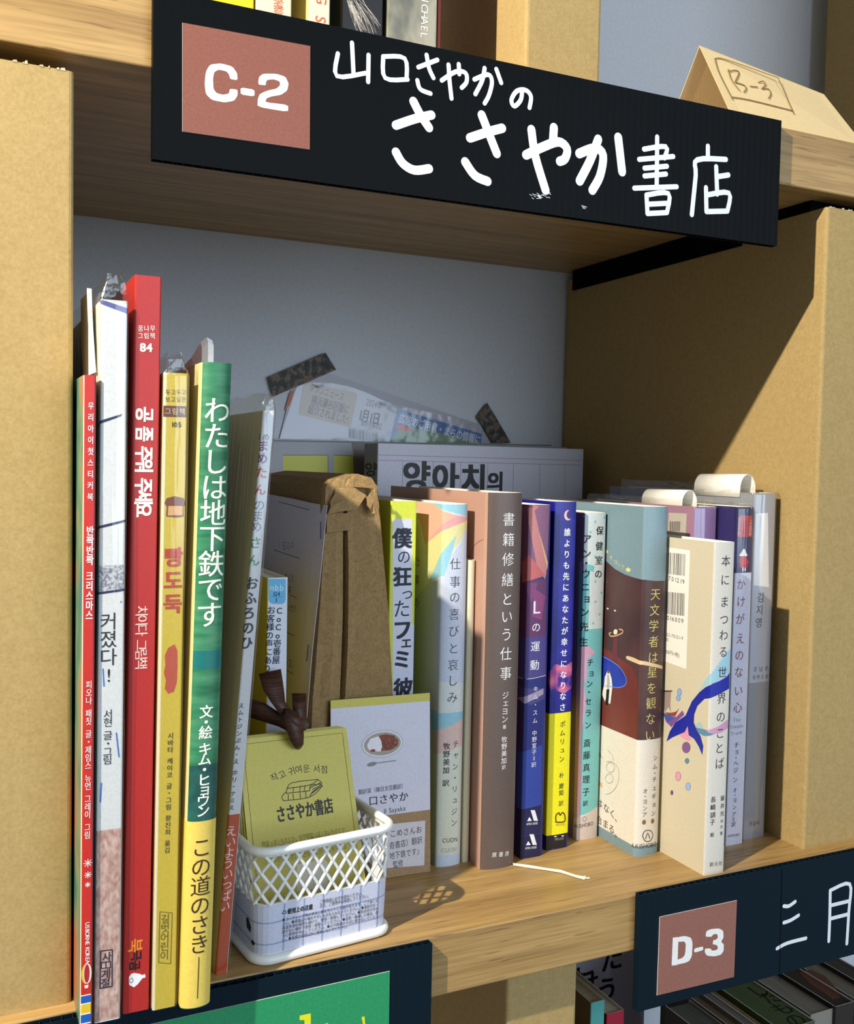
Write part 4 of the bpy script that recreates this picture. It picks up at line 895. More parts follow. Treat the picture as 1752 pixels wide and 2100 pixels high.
OBW = flat((226, 220, 208), .5)
b.obi(2.9+3.0, zo, OBW)
for ch, p in zip('シム・チェギョン', (ZD(645, 610), ZD(642, 672), ZD(640, 720), ZD(638, 765), ZD(636, 828), ZD(634, 885), ZD(632, 945), ZD(629, 1008))): b.v(ch, p, p, 3.1, (70, 66, 60), off=.5, part='band_lettering')
for ch, p in zip('オ・ヨンア', (ZD(573, 850), ZD(572, 887), ZD(571, 925), ZD(570, 972), ZD(568, 1018))): b.v(ch, p, p, 2.9, (70, 66, 60), off=.5, part='band_lettering')
for p in (ZD(625, 1064), ZD(564, 1072)):
    c = s.at(p); b.poly([(c[0]+(1.5 if k % 2 else .95)*math.cos(math.pi*k/8), c[1]+(1.7 if k % 2 else 1.1)*math.sin(math.pi*k/8)) for k in range(16)], (140, 100, 40), 'band_lettering', .5, raw=True)
b.line([[ZD(553, 1170), ZD(570, 1135), ZD(610, 1133), ZD(626, 1165), ZD(608, 1205), ZD(572, 1207), ZD(553, 1170)], [ZD(575, 1190), ZD(590, 1150), ZD(604, 1188)]], 2, (60, 56, 54), 'publisher_mark', .5, mm=.45).h('AKISHOBO', ZD(502, 1246), ZD(652, 1224), 3.6, (60, 56, 54), part='publisher_mark', off=.5)
def cv(chs, sz=4.6, sx=1.1, bold=.0, col=(50, 46, 44)):
    for ch, p in chs: b.v(ch, p, p, sz, col, bold, side='L', sx=sx, off=.5, part='band_lettering')
cv((('づ', ZD(252, 583)), ('る', ZD(272, 598)), ('、', ZD(292, 610))), 2.6)
cv((('は', ZD(268, 945)), ('な', ZD(318, 985)), ('く', ZD(362, 1025)), ('、', ZD(402, 1060))), 5.0, 1.15)
cv((('始', ZD(262, 1065)), ('ま', ZD(312, 1098)), ('る', ZD(356, 1135)), ('。', ZD(400, 1172))), 5.0, 1.15)
cv((('翻', ZD(252, 800)), ('訳', ZD(278, 812)), ('。', ZD(294, 822))), 2.6, 1.2, .02, (226, 160, 50))
for cx, cy, rr in ((348, 690, 30), (340, 770, 28)): b.line([[ZD(cx+rr*math.cos(t*math.pi/6), cy+rr*1.2*math.sin(t*math.pi/6)) for t in range(13)]], 1, (120, 114, 104), 'band_lettering', .5, mm=.22)
b.line([[ZD(325, 562), ZD(360, 600), ZD(372, 640)], [ZD(318, 650), ZD(360, 650), ZD(400, 690), ZD(410, 750), ZD(395, 820), ZD(355, 870), ZD(315, 885)]], 1, (120, 114, 104), 'band_lettering', .5, mm=.22)
b.done()

b = Book('paperback', 'cream paperback with a blue whale tail and barcodes, standing foremost on the right', 358.8, 372.2, 4.8, 118, 177.4, cov=(218, 212, 200), left=(206, 196, 170), group=GN, rough=.5, bulge=.7)
s = b.s; WB, WL = (32, 42, 156), (160, 200, 216)
def hp(pts, c, o, part='ship_print'): b.poly([ZE(x, y) for x, y in pts], c, part, off=o)
def hq(pts, c, o, part='wave_print'):     # shapes that run over the spine corner
    q = []
    for x, y in pts: q.append(s.at(ZE(x, y)))
    b.poly(q, c, part, off=o, raw=True)
hq([(920, 180), (860, 245), (700, 470), (620, 590), (545, 730), (640, 650), (760, 600), (900, 500)], WL, .08)
hq([(905, 490), (870, 540), (770, 600), (690, 630), (625, 680), (545, 745), (450, 860), (370, 1040), (240, 1130), (170, 1240), (125, 1370), (200, 1320), (290, 1280), (360, 1250), (395, 1175), (410, 1290), (480, 1340), (540, 1440), (582, 1545), (595, 1430), (560, 1300), (510, 1220), (475, 1130), (480, 1030), (520, 920), (610, 830), (760, 770), (900, 690)], WB, .14, 'whale_tail_print')
hp([(85, 1010), (250, 1060), (330, 975), (355, 1030), (240, 1130), (190, 1190), (120, 1120)], (128, 84, 150), .10); hp([(85, 1005), (190, 1050), (235, 1070), (140, 1130), (90, 1040)], (70, 92, 168), .11)
hp([(100, 1000), (190, 1005), (250, 990), (290, 945), (240, 1050), (150, 1035)], (150, 70, 66), .12); hp([(95, 735), (185, 735), (175, 900), (185, 1000), (150, 930), (110, 1000), (92, 930)], (160, 140, 130), .09); hp([(90, 722), (200, 722), (200, 738), (90, 742)], (76, 56, 56), .13)
hp([(480, 1170), (555, 1115), (610, 1215), (520, 1200)], (170, 190, 190), .09); hq([(490, 1190), (620, 1220), (710, 1270), (600, 1300), (545, 1270)], (90, 140, 168), .1); hq([(620, 1220), (760, 1175), (885, 1080), (885, 1185), (800, 1250), (705, 1270)], (206, 150, 184), .11)
hp([(290, 1285), (360, 1250), (395, 1180), (410, 1290), (450, 1350), (400, 1362), (330, 1330)], (222, 152, 178), .12)
def hell(x, y, rx, ry, c): b.el(s.at(ZE(x, y), 'L'), rx*1.9/6.0, ry/6.0*.27*1.0, c, off=.12).el(s.at(ZE(x, y), 'L'), rx*1.9/6.0+.25, ry/6.0*.27+.2, (90, 80, 96), off=.1)
def hell(x, y, rx, ry, c):
    ring = [s.at(ZE(x+rx*math.cos(t*math.pi/10), y+ry*math.sin(t*math.pi/10)), 'L') for t in range(20)]; ring2 = [s.at(ZE(x+(rx+4)*math.cos(t*math.pi/10), y+(ry+4)*math.sin(t*math.pi/10)), 'L') for t in range(20)]
    b.poly(ring2, (86, 70, 90), 'bubble_print', raw=True, off=.10); b.poly(ring, c, 'bubble_print', raw=True, off=.13)
hell(378, 1447, 50, 68, (128, 84, 140)); hell(388, 1617, 24, 32, (80, 140, 160)); hell(275, 1812, 32, 56, (222, 150, 178)); hell(402, 1942, 29, 48, (146, 180, 226)); hell(195, 2020, 14, 28, (100, 70, 140)); hell(291, 745, 24, 46, (140, 172, 222)); hell(278, 820, 24, 34, (140, 172, 222))
b.poly([ZC(690, 1345), ZC(880, 1412), ZC(908, 558), ZC(690, 527)], (236, 232, 222), 'price_label', .1, side='L')
rb = random.Random(2)
for y0_, y1_, xa, xb in ((585, 742, 748, 873), (868, 1030, 738, 866)):
    x = xa
    while x < xb:
        w1 = rb.choice((1.5, 2.5, 4)); t = (x-700)/200
        b.poly([ZC(x-3, y1_+(x-xb)*.12), ZC(x-3+w1, y1_+(x-xb)*.12), ZC(x+w1, y0_+(x-xb)*.1), ZC(x, y0_+(x-xb)*.1)], (30, 28, 28), 'price_label', .16, side='L'); x += w1+rb.choice((2, 3, 5))
for tx, a, c, sz in (('701219', ZC(748, 755), ZC(872, 785), 3.6), ('016009', ZC(738, 1040), ZC(864, 1068), 3.6), ('22-70121-9', ZC(735, 1160), ZC(860, 1192), 2.6), ('DE', ZC(730, 1195), ZC(752, 1202), 2.6), ('00円+税)', ZC(733, 1285), ZC(832, 1315), 2.8)): b.h(tx, a, c, sz, (40, 38, 38), part='price_label', off=.16, side='L', sx=1.1)
HI = (44, 42, 46)
for ch, p in zip('本にまつわる世界のことば', (ZC(1153, 632), ZC(1148, 768), ZC(1143, 925), ZC(1140, 1052), ZC(1137, 1165), ZC(1134, 1285), ZC(1128, 1432), ZD(1122, 182), ZD(1116, 315), ZD(1112, 432), ZD(1106, 540), ZD(1108, 650))): b.v(ch, p, p, 5.9, HI, -.006)
for ch, p in zip('長崎訓子絵', (ZD(1062, 910), ZD(1060, 965), ZD(1058, 1020), ZD(1056, 1072), ZD(1054, 1162))): b.v(ch, p, p, 3.2 if ch != '絵' else 2.3, HI, .01, part='small_lettering')
for ch, p in zip('藤井光ほか著', (ZD(1129, 900), ZD(1127, 955), ZD(1125, 1010), ZD(1123, 1062), ZD(1121, 1105), ZD(1119, 1152))): b.v(ch, p, p, 2.8 if ch in '藤井光' else 1.9, HI, .0, part='small_lettering')
b.h('創元社', ZD(1032, 1376), ZD(1128, 1364), 2.6, (110, 108, 108), part='publisher_mark')
b.done()

b = Book('paperback', 'purple paperback in a clear sleeve, half hidden behind the whale-tail book', 381, 397.2, 48, 118, 194, cov=(150, 118, 166), left=(176, 132, 154), group=GN)
b.poly([ZC(748, 285), ZC(878, 292), ZC(868, 470), ZC(740, 450)][::-1], (206, 196, 180), 'price_label', .1, side='L')
for k in range(16): b.poly([ZC(752+k*5.2, 348), ZC(752+k*5.2+(3 if k % 3 else 1.5), 348), ZC(750+k*5.2+(3 if k % 3 else 1.5), 420), ZC(750+k*5.2, 420)][::-1], (50, 44, 44), 'price_label', .14, side='L')
b.sleeve(top=5, peak=.25, seed=12, gap=.4).done()
b = Book('paperback', 'navy and lavender-white paperback with a small girl in red, right of the whale-tail book', 398.6, 411.2, 33, 130, 194.6, cov=(214, 214, 230), left=(38, 34, 92), group=GN, rough=.25)
s = b.s; zn = s.at(ZC(1275, 717))[1]
b.area(0, 12.6, zn, 194.5, (30, 30, 78))
b.poly([ZC(1240, 462), ZC(1342, 458), ZC(1342, 308), ZC(1248, 304)], (176, 44, 40))
b.v('ひとりひとり', ZC(1250, 330), ZC(1243, 440), 1.9, (226, 190, 190), part='small_lettering').v('ことばの本', ZC(1332, 350), ZC(1326, 440), 1.9, (226, 190, 190), part='small_lettering')
b.poly([ZC(1248, 592), ZC(1268, 565), ZC(1278, 546), ZC(1290, 546), ZC(1298, 572), ZC(1310, 592), ZC(1296, 600), ZC(1262, 600)][::-1], (232, 230, 232), off=.12).poly([ZC(1258, 598), ZC(1300, 598), ZC(1318, 648), ZC(1308, 650), ZC(1306, 680), ZC(1254, 680), ZC(1256, 640), ZC(1244, 650)][::-1], (190, 40, 44), off=.14).poly([ZC(1272, 680), ZC(1280, 680), ZC(1280, 706), ZC(1272, 706)], (232, 226, 226), off=.14).poly([ZC(1288, 680), ZC(1296, 680), ZC(1296, 706), ZC(1288, 706)], (232, 226, 226), off=.14)
for ch, p in zip('かけがえのない心', (ZC(1262, 800), ZC(1262, 925), ZC(1256, 1050), ZC(1256, 1190), ZC(1250, 1310), ZC(1246, 1432), ZD(1243, 128), ZD(1238, 248))): b.v(ch, p, p, 6.2, (140, 36, 62), -.002)
for tx, a, c in (('The', ZD(1205, 338), ZD(1262, 334)), ('Simple', ZD(1178, 388), ZD(1280, 376)), ('Truth', ZD(1185, 436), ZD(1272, 426))): b.h(tx, a, c, 2.9, (140, 144, 160))
for ch, p in zip('チョ・ヘジン', (ZD(1230, 518), ZD(1228, 568), ZD(1226, 610), ZD(1225, 650), ZD(1223, 700), ZD(1220, 768))): b.v(ch, p, p, 3.3, (50, 50, 66), .005, part='small_lettering')
for ch, p in zip('オ・ヨンア＝訳', (ZD(1218, 842), ZD(1217, 878), ZD(1216, 915), ZD(1213, 965), ZD(1210, 1015), ZD(1208, 1052), ZD(1207, 1088))): b.v(ch, p, p, 2.9, (60, 56, 120) if ch == 'オ' else (56, 56, 72), .005, part='small_lettering')
b.h('AKISHOBO', ZD(1165, 1172), ZD(1252, 1160), 2.2, (90, 90, 110), part='publisher_mark')
b.sleeve(top=3, peak=.2, seed=22, gap=.35).done()
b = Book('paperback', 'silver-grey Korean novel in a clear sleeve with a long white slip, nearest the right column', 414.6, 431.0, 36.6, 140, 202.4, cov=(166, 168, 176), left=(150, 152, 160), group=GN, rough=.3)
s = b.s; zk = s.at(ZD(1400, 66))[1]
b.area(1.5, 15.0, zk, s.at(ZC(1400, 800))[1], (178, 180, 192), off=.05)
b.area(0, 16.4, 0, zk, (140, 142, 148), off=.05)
b.poly([ZC(1352, 806), ZC(1462, 822), ZC(1455, 286), ZC(1368, 292)][::-1], (234, 232, 230), off=.2, part='paper_slip')
for ch, p in zip('김지영', (ZC(1406, 895), ZC(1398, 985), ZC(1392, 1075))): b.v(ch, p, p, 5.6, (26, 28, 34))
b.h('조남주', ZC(1345, 1412), ZC(1465, 1405), 3.2, (60, 62, 70)).h('장편소설', ZC(1342, 1470), ZC(1462, 1460), 2.7, (70, 72, 80)).h('민음사', ZD(1320, 1085), ZD(1396, 1075), 3.0, (30, 30, 36), .01, part='publisher_mark')
b.v('오늘의젊은작가', ZC(1518, 455), ZC(1500, 745), 1.8, (90, 90, 96), part='small_lettering')
b.sleeve(top=6, peak=.2, seed=31, gap=.5).done()
# paper slips curling over the tops
def slip(label, xc, ya, yb, z0_, h, wd):
    m = MB(); rows = []
    for k in range(11):
        t = k/10*math.pi; rows.append([(xc-wd*math.cos(t), ya, z0_+h*math.sin(t)-(4 if k in (0, 10) else 0)), (xc-wd*math.cos(t), yb, z0_+h*math.sin(t)*.95-(4 if k in (0, 10) else 0))])
    m.sheet(rows, flat((236, 232, 224), .6)); tag(m.build('paper_slip', smooth=True, solid=.2), label, 'paper slip')
slip('white order slip arched over the top of the purple sleeved paperback', 389, 62, 100, 195.0, 8.0, 5.5)
slip('white order slip folded over the top of the silver-grey Korean novel', 420, 48, 88, 203.5, 9.5, 6)

# ------------------------------------------------------------------ books standing face out at the back
b = Book('novel_face_out', 'white book facing out at the back with bold black title on grid lines', 256.5, 421.4, 220, 24, 228.6, cov=(196, 196, 208), left=(160, 158, 160), group='books facing out at the back', rough=.5, t=.5)
s = b.s; GRL = (150, 120, 150)
for y in (745, ): pass
b.line([[ZW(685, 537), ZW(1640, 563)], [ZW(685, 562), ZW(1640, 585)]], 1, GRL, mm=.35)
for x in (798, 942, 1073, 1200, 1322, 1447, 1567): b.line([[ZW(x, 566+(x-798)*.025), ZW(x-3, 730)]], 1, GRL, mm=.3)
for ch, p, sz in (('양', ZW(868, 642), 21), ('아', ZW(1005, 650), 21), ('치', ZW(1140, 655), 21), ('의', ZW(1240, 665), 14)): b.v(ch, p, p, sz, (16, 16, 20), .055)
b.v('양아', ZW(652, 605), ZW(650, 690), 9, (24, 22, 26), .04, side='L', sx=2.6)
b.done()
b = Book('picture_book', 'pale picture book with yellow blocks in a clear sleeve against the back wall', 194, 434, 262, 7, 230.6, cov=(170, 170, 176), group='books facing out at the back', rough=.5, t=.4)
for q in ([ZW(232, 538), ZW(445, 538), ZW(445, 640), ZW(232, 640)], [ZW(472, 538), ZW(565, 542), ZW(568, 628), ZW(630, 632), ZW(630, 670), ZW(472, 660)]):
    b.poly(q[::-1], (196, 192, 50)); b.line([[q[0], q[1]], [q[1], q[2]]], 1, (90, 90, 40), mm=.4)
b.line([[ZW(190, 470), ZW(1500, 492)]], 1, (120, 128, 124), mm=1.0)
b.poly([ZW(555, 478), ZW(632, 478), ZW(632, 640), ZW(570, 625), ZW(566, 540)][::-1], (120, 112, 104), off=.15)
b.done()

# newspaper cutting taped to the wall
rt = thing('newspaper_cutting', 'newspaper cutting in a clear bag taped to the grey wall above the books', 'cutting', (290, YW-1, 225))
wp = Plane((150, YW-.9, 200), (450, YW-.9, 200), (150, YW-.9, 300))
m = MB(); q = [ZW(205, 500), ZW(270, 232), ZW(440, 150), ZW(480, 162), ZW(1160, 392), ZW(1290, 500)]
m.slab([wp.P(*wp.at(p), .25) for p in q[::-1]], .2, flat((176, 178, 188), .4), nrm=(0, -1, 0)); m.build('newsprint', rt)
m = MB(); q = [ZW(305, 345), ZW(330, 192), ZW(570, 240), ZW(582, 252), ZW(552, 405), ZW(540, 404)]
m.slab([wp.P(*wp.at(p), .6) for p in q], .2, flat((176, 160, 140), .6), nrm=(0, -1, 0)); m.build('handwritten_note', rt)
m = MB(); q = [ZW(772, 318), ZW(1172, 438), ZW(1165, 495), ZW(735, 480)]
m.slab([wp.P(*wp.at(p), .5) for p in q], .2, flat((70, 116, 176), .5), nrm=(0, -1, 0))
m.slab([wp.P(*wp.at(p), .55) for p in (ZW(790, 395), ZW(1000, 440), ZW(1160, 470), ZW(1165, 495), ZW(735, 490))], .04, flat((116, 150, 120), .5), nrm=(0, -1, 0)); m.build('blue_banner', rt)
m = MB(); DI = flat((60, 56, 60), .6)
htext(m, wp, 'タウンニュース', ZW(355, 215), ZW(520, 265), 7, DI, off=1.7); htext(m, wp, '横浜瀬谷区版に', ZW(365, 275), ZW(545, 325), 7.5, DI, off=1.7, bold=.01); htext(m, wp, '紹介されました!', ZW(350, 318), ZW(540, 372), 7.5, DI, off=1.7, bold=.01)
htext(m, wp, '2024年', ZW(625, 285), ZW(700, 305), 7, DI, off=.9); htext(m, wp, '1月1日', ZW(590, 345), ZW(690, 370), 10, DI, off=.9, bold=.03); htext(m, wp, '横浜市瀬谷区', ZW(600, 385), ZW(700, 405), 5, DI, off=.9)
htext(m, wp, '広告のご用意・まちの情報に', ZW(778, 362), ZW(1165, 470), 8, flat((206, 214, 226), .5), off=1.6, bold=.03)
for k in range(5): htext(m, wp, '地域の本屋さんの話', ZW(540, 415+k*9), ZW(680, 440+k*9), 3, DI, off=.9)
decal(m, wp, [wp.at(p) for p in (ZW(765, 400), ZW(790, 392), ZW(840, 412), ZW(838, 428), ZW(775, 418))], flat((206, 80, 60), .5), 1.6)
decal(m, wp, [wp.at(p) for p in (ZW(262, 245), ZW(288, 225), ZW(262, 300), ZW(238, 330))], flat((196, 110, 80), .5), .9)
m.build('printed_lettering', rt)
m = MB(); rows = []
for i in range(7):
    f = i/6; r = []
    for j in range(13):
        g = j/12; a = lerp(np.array(wp.at(ZW(200, 500))), np.array(wp.at(ZW(1290, 500))), g); t = lerp(np.array(wp.at(ZW(300, 200))), np.array(wp.at(ZW(1190, 395))), g); q = lerp(a, t, f); q[1] += 6*math.sin(math.pi*min(1, g*2.2))*(f if g < .45 else 0)
        r.append(wp.P(q[0], q[1], 1.0+random.uniform(0, .8)))
    rows.append(r)
m.sheet(rows, plastic_mat('clear_bag_film', .04, (.96, .96, .98), .9, (60, 60, 60))); m.build('clear_bag', rt, smooth=True)
TAPE = noisy('dark_floral_tape', [(.38, (34, 36, 34)), (.5, (60, 60, 54)), (.58, (116, 104, 84)), (.66, (120, 56, 50))], (190, 190, 190), .6, 3)
def tape(label, q):
    m = MB(); n = 8; rows = []
    for i in range(n+1):
        f = i/n; a = lerp(np.array(wp.at(q[0])), np.array(wp.at(q[1])), f); t = lerp(np.array(wp.at(q[3])), np.array(wp.at(q[2])), f)
        rows.append([wp.P(a[0], a[1], 2.2+math.sin(f*3.1)*.5), wp.P(t[0], t[1], 2.2+math.sin(f*3.1)*.5)])
    m.sheet(rows, TAPE); tag(m.build('washi_tape', solid=.2), label, 'tape', 'pieces of dark floral tape on the wall')
tape('long dark floral tape strip on the upper left corner of the taped cutting', [ZW(182, 262), ZW(478, 135), ZW(428, 55), ZW(157, 170)])
tape('short dark floral tape strip on the lower right end of the taped cutting', [ZW(1215, 480), ZW(1142, 355), ZW(1190, 290), ZW(1302, 480)])

# ------------------------------------------------------------------ curry card
rt = thing('business_card', 'white card with a curry plate picture and yellow top edge, right of the basket', 'card', (200, 68, 0))
O = np.array((172.2, 68.2, 0.2)); A = np.array((226.9, 65.8, 0.2)); 
cp = Plane(O, A, O+np.array((0.6, 5.5, 94.2))); Wc, Hc = cp.W, 94.3
m = MB(); m.slab([cp.P(0, 0), cp.P(Wc, 0), cp.P(Wc, Hc), cp.P(0, Hc)], .4, flat((216, 214, 228), .45), nrm=cp.N); m.build('card_sheet', rt)
m = MB(); zk = cp.at((885, 1660))[1]; zy = cp.at((887, 1437))[1]
decal(m, cp, [(0, zy), (Wc, zy), (Wc, Hc), (0, Hc)], flat((206, 196, 90), .5), .06)
decal(m, cp, [(0, 0), (Wc, 0), (Wc, zk), (0, zk)], noisy('kraft_print', [(.3, (150, 120, 84)), (.7, (170, 138, 100))], (800, 800, 800), .6), .06)
decal(m, cp, [cp.at(p) for p in (Z7(1000, 820), Z7(1498, 783), Z7(1505, 448), Z7(1000, 500))], flat((214, 208, 214), .5), .10)
c = cp.at(Z6(1185, 1553))
decal(m, cp, ell(c, 11.6, 7.2, 28), flat((190, 186, 196), .5), .10); decal(m, cp, ell(c, 11.0, 6.7, 28), flat((232, 230, 236), .5), .13); decal(m, cp, ell(c, 10.2, 6.0, 28), flat((168, 160, 148), .5), .16)
decal(m, cp, [cp.at(Z6(x, y)) for x, y in ((1155, 1492), (1210, 1480), (1270, 1490), (1305, 1525), (1300, 1565), (1255, 1598), (1175, 1608), (1182, 1570), (1175, 1530))][::-1], noisy('curry_print', [(.35, (110, 44, 24)), (.6, (136, 62, 34)), (.68, (196, 140, 90))], (900, 900, 900), .5), .20)
decal(m, cp, [cp.at(Z6(x, y)) for x, y in ((1070, 1560), (1095, 1515), (1155, 1495), (1178, 1530), (1182, 1570), (1172, 1610), (1110, 1608), (1075, 1590))][::-1], flat((236, 234, 240), .5), .19)
decal(m, cp, [cp.at(Z6(x, y)) for x, y in ((1092, 1605), (1110, 1590), (1132, 1597), (1130, 1612), (1098, 1612))][::-1], flat((170, 40, 40), .5), .23)
decal(m, cp, ell(cp.at(Z6(1105, 1705)), 2.7, 1.1, 14, .1), flat((140, 136, 138), .5), .12)
strokes(m, cp, [[Z6(1130, 1698), Z6(1285, 1678)]], 1, flat((150, 146, 150), .5), off=.12, mm=.6)
m.build('card_print', rt)
m = MB(); K = flat((34, 30, 38), .5)
htext(m, cp, '翻訳家（韓日文芸翻訳）', Z7(1005, 236), Z7(1358, 187), 2.9, K, off=.2); htext(m, cp, '口さやか', Z7(1078, 305), Z7(1380, 262), 5.4, K, off=.2, bold=.015); htext(m, cp, 'Il Sayaka', Z7(1195, 378), Z7(1360, 352), 3.6, K, off=.2)
for tx, a, c_ in (('のこめさんお', Z7(1190, 557), Z7(1482, 512)), ('奇書店）翻訳', Z7(1235, 640), Z7(1484, 590)), ('地下鉄です』', Z7(1235, 715), Z7(1482, 672)), ('監修', Z7(1262, 780), Z7(1340, 764))): htext(m, cp, tx, a, c_, 4.1, K, off=.2)
m.build('card_lettering', rt)

# ------------------------------------------------------------------ basket
BH = 50.0; yaw = math.radians(6.1); c0 = np.array([116.2, 4.2]); ux = np.array([math.cos(yaw), math.sin(yaw)]); uy = np.array([-math.sin(yaw), math.cos(yaw)])
BW_, BD, rr = 63.0, 46.0, 6.5
def corner(cx, cy, a0, n=5): return [c0+ux*(cx+rr*math.cos(math.radians(a0+90*k/n)))+uy*(cy+rr*math.sin(math.radians(a0+90*k/n))) for k in range(n+1)]
bp_ = corner(rr, BD-rr, 90)+corner(rr, rr, 180)+corner(BW_-rr, rr, 270)+corner(BW_-rr, BD-rr, 0); bp_.append(bp_[0])
bw = Wrap([tuple(p) for p in bp_], 11, 12, BH, flare=2.2); PER = bw.c[-1]-bw.c[0]; S0 = bw.c[0]
rt = thing('basket', 'small white plastic lattice basket holding yellow cards', 'basket', (147, 30, 0))
ds = [S0+PER*k/120 for k in range(121)]; ds = sorted(ds+list(bw.cuts))
m = MB(); ZL = 26.5
m.sheet([[bw.P(a, .8, .0) for a in ds], [bw.P(a, ZL, 0) for a in ds]], WHITEPL); m.sheet([[bw.P(a, .8, -1.2) for a in ds], [bw.P(a, ZL, -1.2) for a in ds]], WHITEPL); m.sheet([[bw.P(a, ZL, 0) for a in ds], [bw.P(a, ZL, -1.2) for a in ds]], WHITEPL)
m.sheet([[bw.P(a, BH-2.5, .0) for a in ds], [bw.P(a, BH, 0) for a in ds]], WHITEPL); m.sheet([[bw.P(a, BH-2.5, -1.) for a in ds], [bw.P(a, BH, -1.) for a in ds]], WHITEPL)
base = [bw.P(a, 1.6, -.3) for a in ds[:-1]]; m.add(base, [tuple(range(len(base)))], WHITEPL)
m.build('basket_wall', rt, smooth=True)
m = MB(); m.tube([bw.P(a, BH, .2) for a in ds[:-1]], 1.9, WHITEPL, 10, closed=True); m.build('rim', rt, smooth=True)
m = MB(); m.tube([bw.P(a, 2.2, .6) for a in ds[:-1]], 2.1, WHITEPL, 10, closed=True); m.build('foot_rim', rt, smooth=True)
m = MB(); nc = int(round(PER/6.5)); pt = PER/nc
for k in range(nc):
    for sg in (1, -1):
        pts = []
        for i in range(9):
            f = i/8; a = S0+((k*pt+sg*f*pt*2.3-S0*0) % PER); z_ = ZL-.6+(BH-2.2-ZL+.6)*f
            pts.append(bw.P(a, z_, -.5))
        m.tube(pts, .85, WHITEPL, 5)
m.build('lattice', rt, smooth=True)
LAB = flat((208, 210, 228), .45); 
m = MB(); ls = [a for a in ds if a > -34 and a < 110]; 
m.sheet([[bw.P(a, 4.5, .12) for a in ls], [bw.P(a, ZL-.3, .12) for a in ls]], LAB); m.build('paper_label', rt)
m = MB(); LB = flat((150, 164, 200), .5); fs0, fs1 = bw.c[11], bw.c[12]
for a in np.arange(4.5, 70, 9.2): m.add([bw.P(a, 4.6, .2), bw.P(a+.6, 4.6, .2), bw.P(a+.6, ZL-.4, .2), bw.P(a, ZL-.4, .2)], [(0, 1, 2, 3)], LB)
for z_ in (8.5, 18.0): m.sheet([[bw.P(a, z_, .2) for a in ls], [bw.P(a, z_+.55, .2) for a in ls]], LB)
m.build('label_grid', rt)
fp = Plane(bw.P(fs0+.01, 0, 0), bw.P(fs1-.01, 0, 0), bw.P(fs0+.01, 30, 0))
m = MB(); KL = flat((60, 60, 76), .5); KD = flat((24, 24, 30), .5)
htext(m, fp, 'ご使用前に必ずお読みください。', Z7(712, 1058), Z7(1045, 988), 2.0, KL, off=.65); htext(m, fp, 'また、ご使用中は保管してください。', Z7(712, 1088), Z7(1092, 1008), 2.0, KL, off=.65)
htext(m, fp, '使用上の注意', Z7(472, 1128), Z7(662, 1090), 2.6, KD, off=.65, bold=.04)
strokes(m, fp, [[Z7(432, 1145), Z7(448, 1118), Z7(464, 1138), Z7(432, 1145)]], 1, KD, off=.65, mm=.25)
tl_ = ('●コーティング時の吊るし棒をカットした跡があります。ご了承くだ', 'さい。●貴重品や壊れやすいものを入れないでください。●直射日光・', '高温多湿の場所を避けて、使用・保管してください。●乳幼児の手の', '届かない場所で使用・保管してください。●変形・破損した場合、直', 'ちに使用を中止してください。●火や熱源のそばに置かないでくださ', 'い。●本来の用途以外に使用しないでください。')
for k, t_ in enumerate(tl_):
    y = 1192+k*29.5; e = 1152 if k < 5 else 935; htext(m, fp, t_, Z7(432, y), Z7(e, y-.205*(e-432)), 1.75, KL, off=.65)
lp = Plane(bw.P(-24, 0, 0), bw.P(-3, 0, 0), bw.P(-24, 30, 0))
decal(m, bw, [(-15, 13), (-11, 12.2), (-10, 15), (-13, 18), (-15.5, 17)], KD, .65); decal(m, bw, ell((-9, 8.6), 1.3, 1.1, 10), KD, .65)
m.build('label_lettering', rt)
# yellow cards
def ycard(label, dx_, dy_, print_=False):
    O = np.array((118.8+dx_, 13.5+dy_, 2.6)); A = np.array((174.8+dx_, 13.5+dy_+2.0, 2.6)); B = np.array((120.3+dx_, 47+dy_, 87.2))
    pl = Plane(O, A, B); W_c, H_c = 54.0, 90.5
    rt = thing('shop_card', label, 'card', (147+dx_, 30+dy_, 2.6), 'yellow cards in the basket')
    m = MB(); m.slab([pl.P(0, 0), pl.P(W_c, 0), pl.P(W_c, H_c), pl.P(0, H_c)], .4, flat((206, 192, 84), .45), nrm=pl.N); m.build('card_sheet', rt)
    return rt, pl, W_c, H_c
for k in range(3, 0, -1): ycard('yellow shop card number %s from the front in the basket, mostly hidden' % ('two', 'three', 'four')[k-1], -.7*k, 1.6*k)
rt, pl, Wc, Hc = ycard('front yellow shop card with a drawing of two books and black shop name', 0, 0)
m = MB(); K2 = flat((96, 88, 30), .5)
e = 2.4
for a, b_ in (((e, e), (e, Hc-e)), ((Wc-e, e), (Wc-e, Hc-e)), ((e, Hc-e), (Wc-e, Hc-e))):
    v0, v1 = np.array(a), np.array(b_); d = (v1-v0)/np.linalg.norm(v1-v0); n_ = np.array([-d[1], d[0]])*.1; m.add([pl.P(*(v0-n_), .08), pl.P(*(v1-n_), .08), pl.P(*(v1+n_), .08), pl.P(*(v0+n_), .08)], [(0, 1, 2, 3)], K2)
K = flat((26, 18, 14), .5)
for ch, p, r in zip('작고귀여운서점', (Z7(378, 122), Z7(436, 103), Z7(508, 78), Z7(560, 64), Z7(618, 58), Z7(694, 60), Z7(752, 66)), (.42, .36, .22, .12, .05, -.02, -.08)):
    vtext(m, pl, ch, p, p, 3.7, K, off=.1, rot=r, bold=.0)
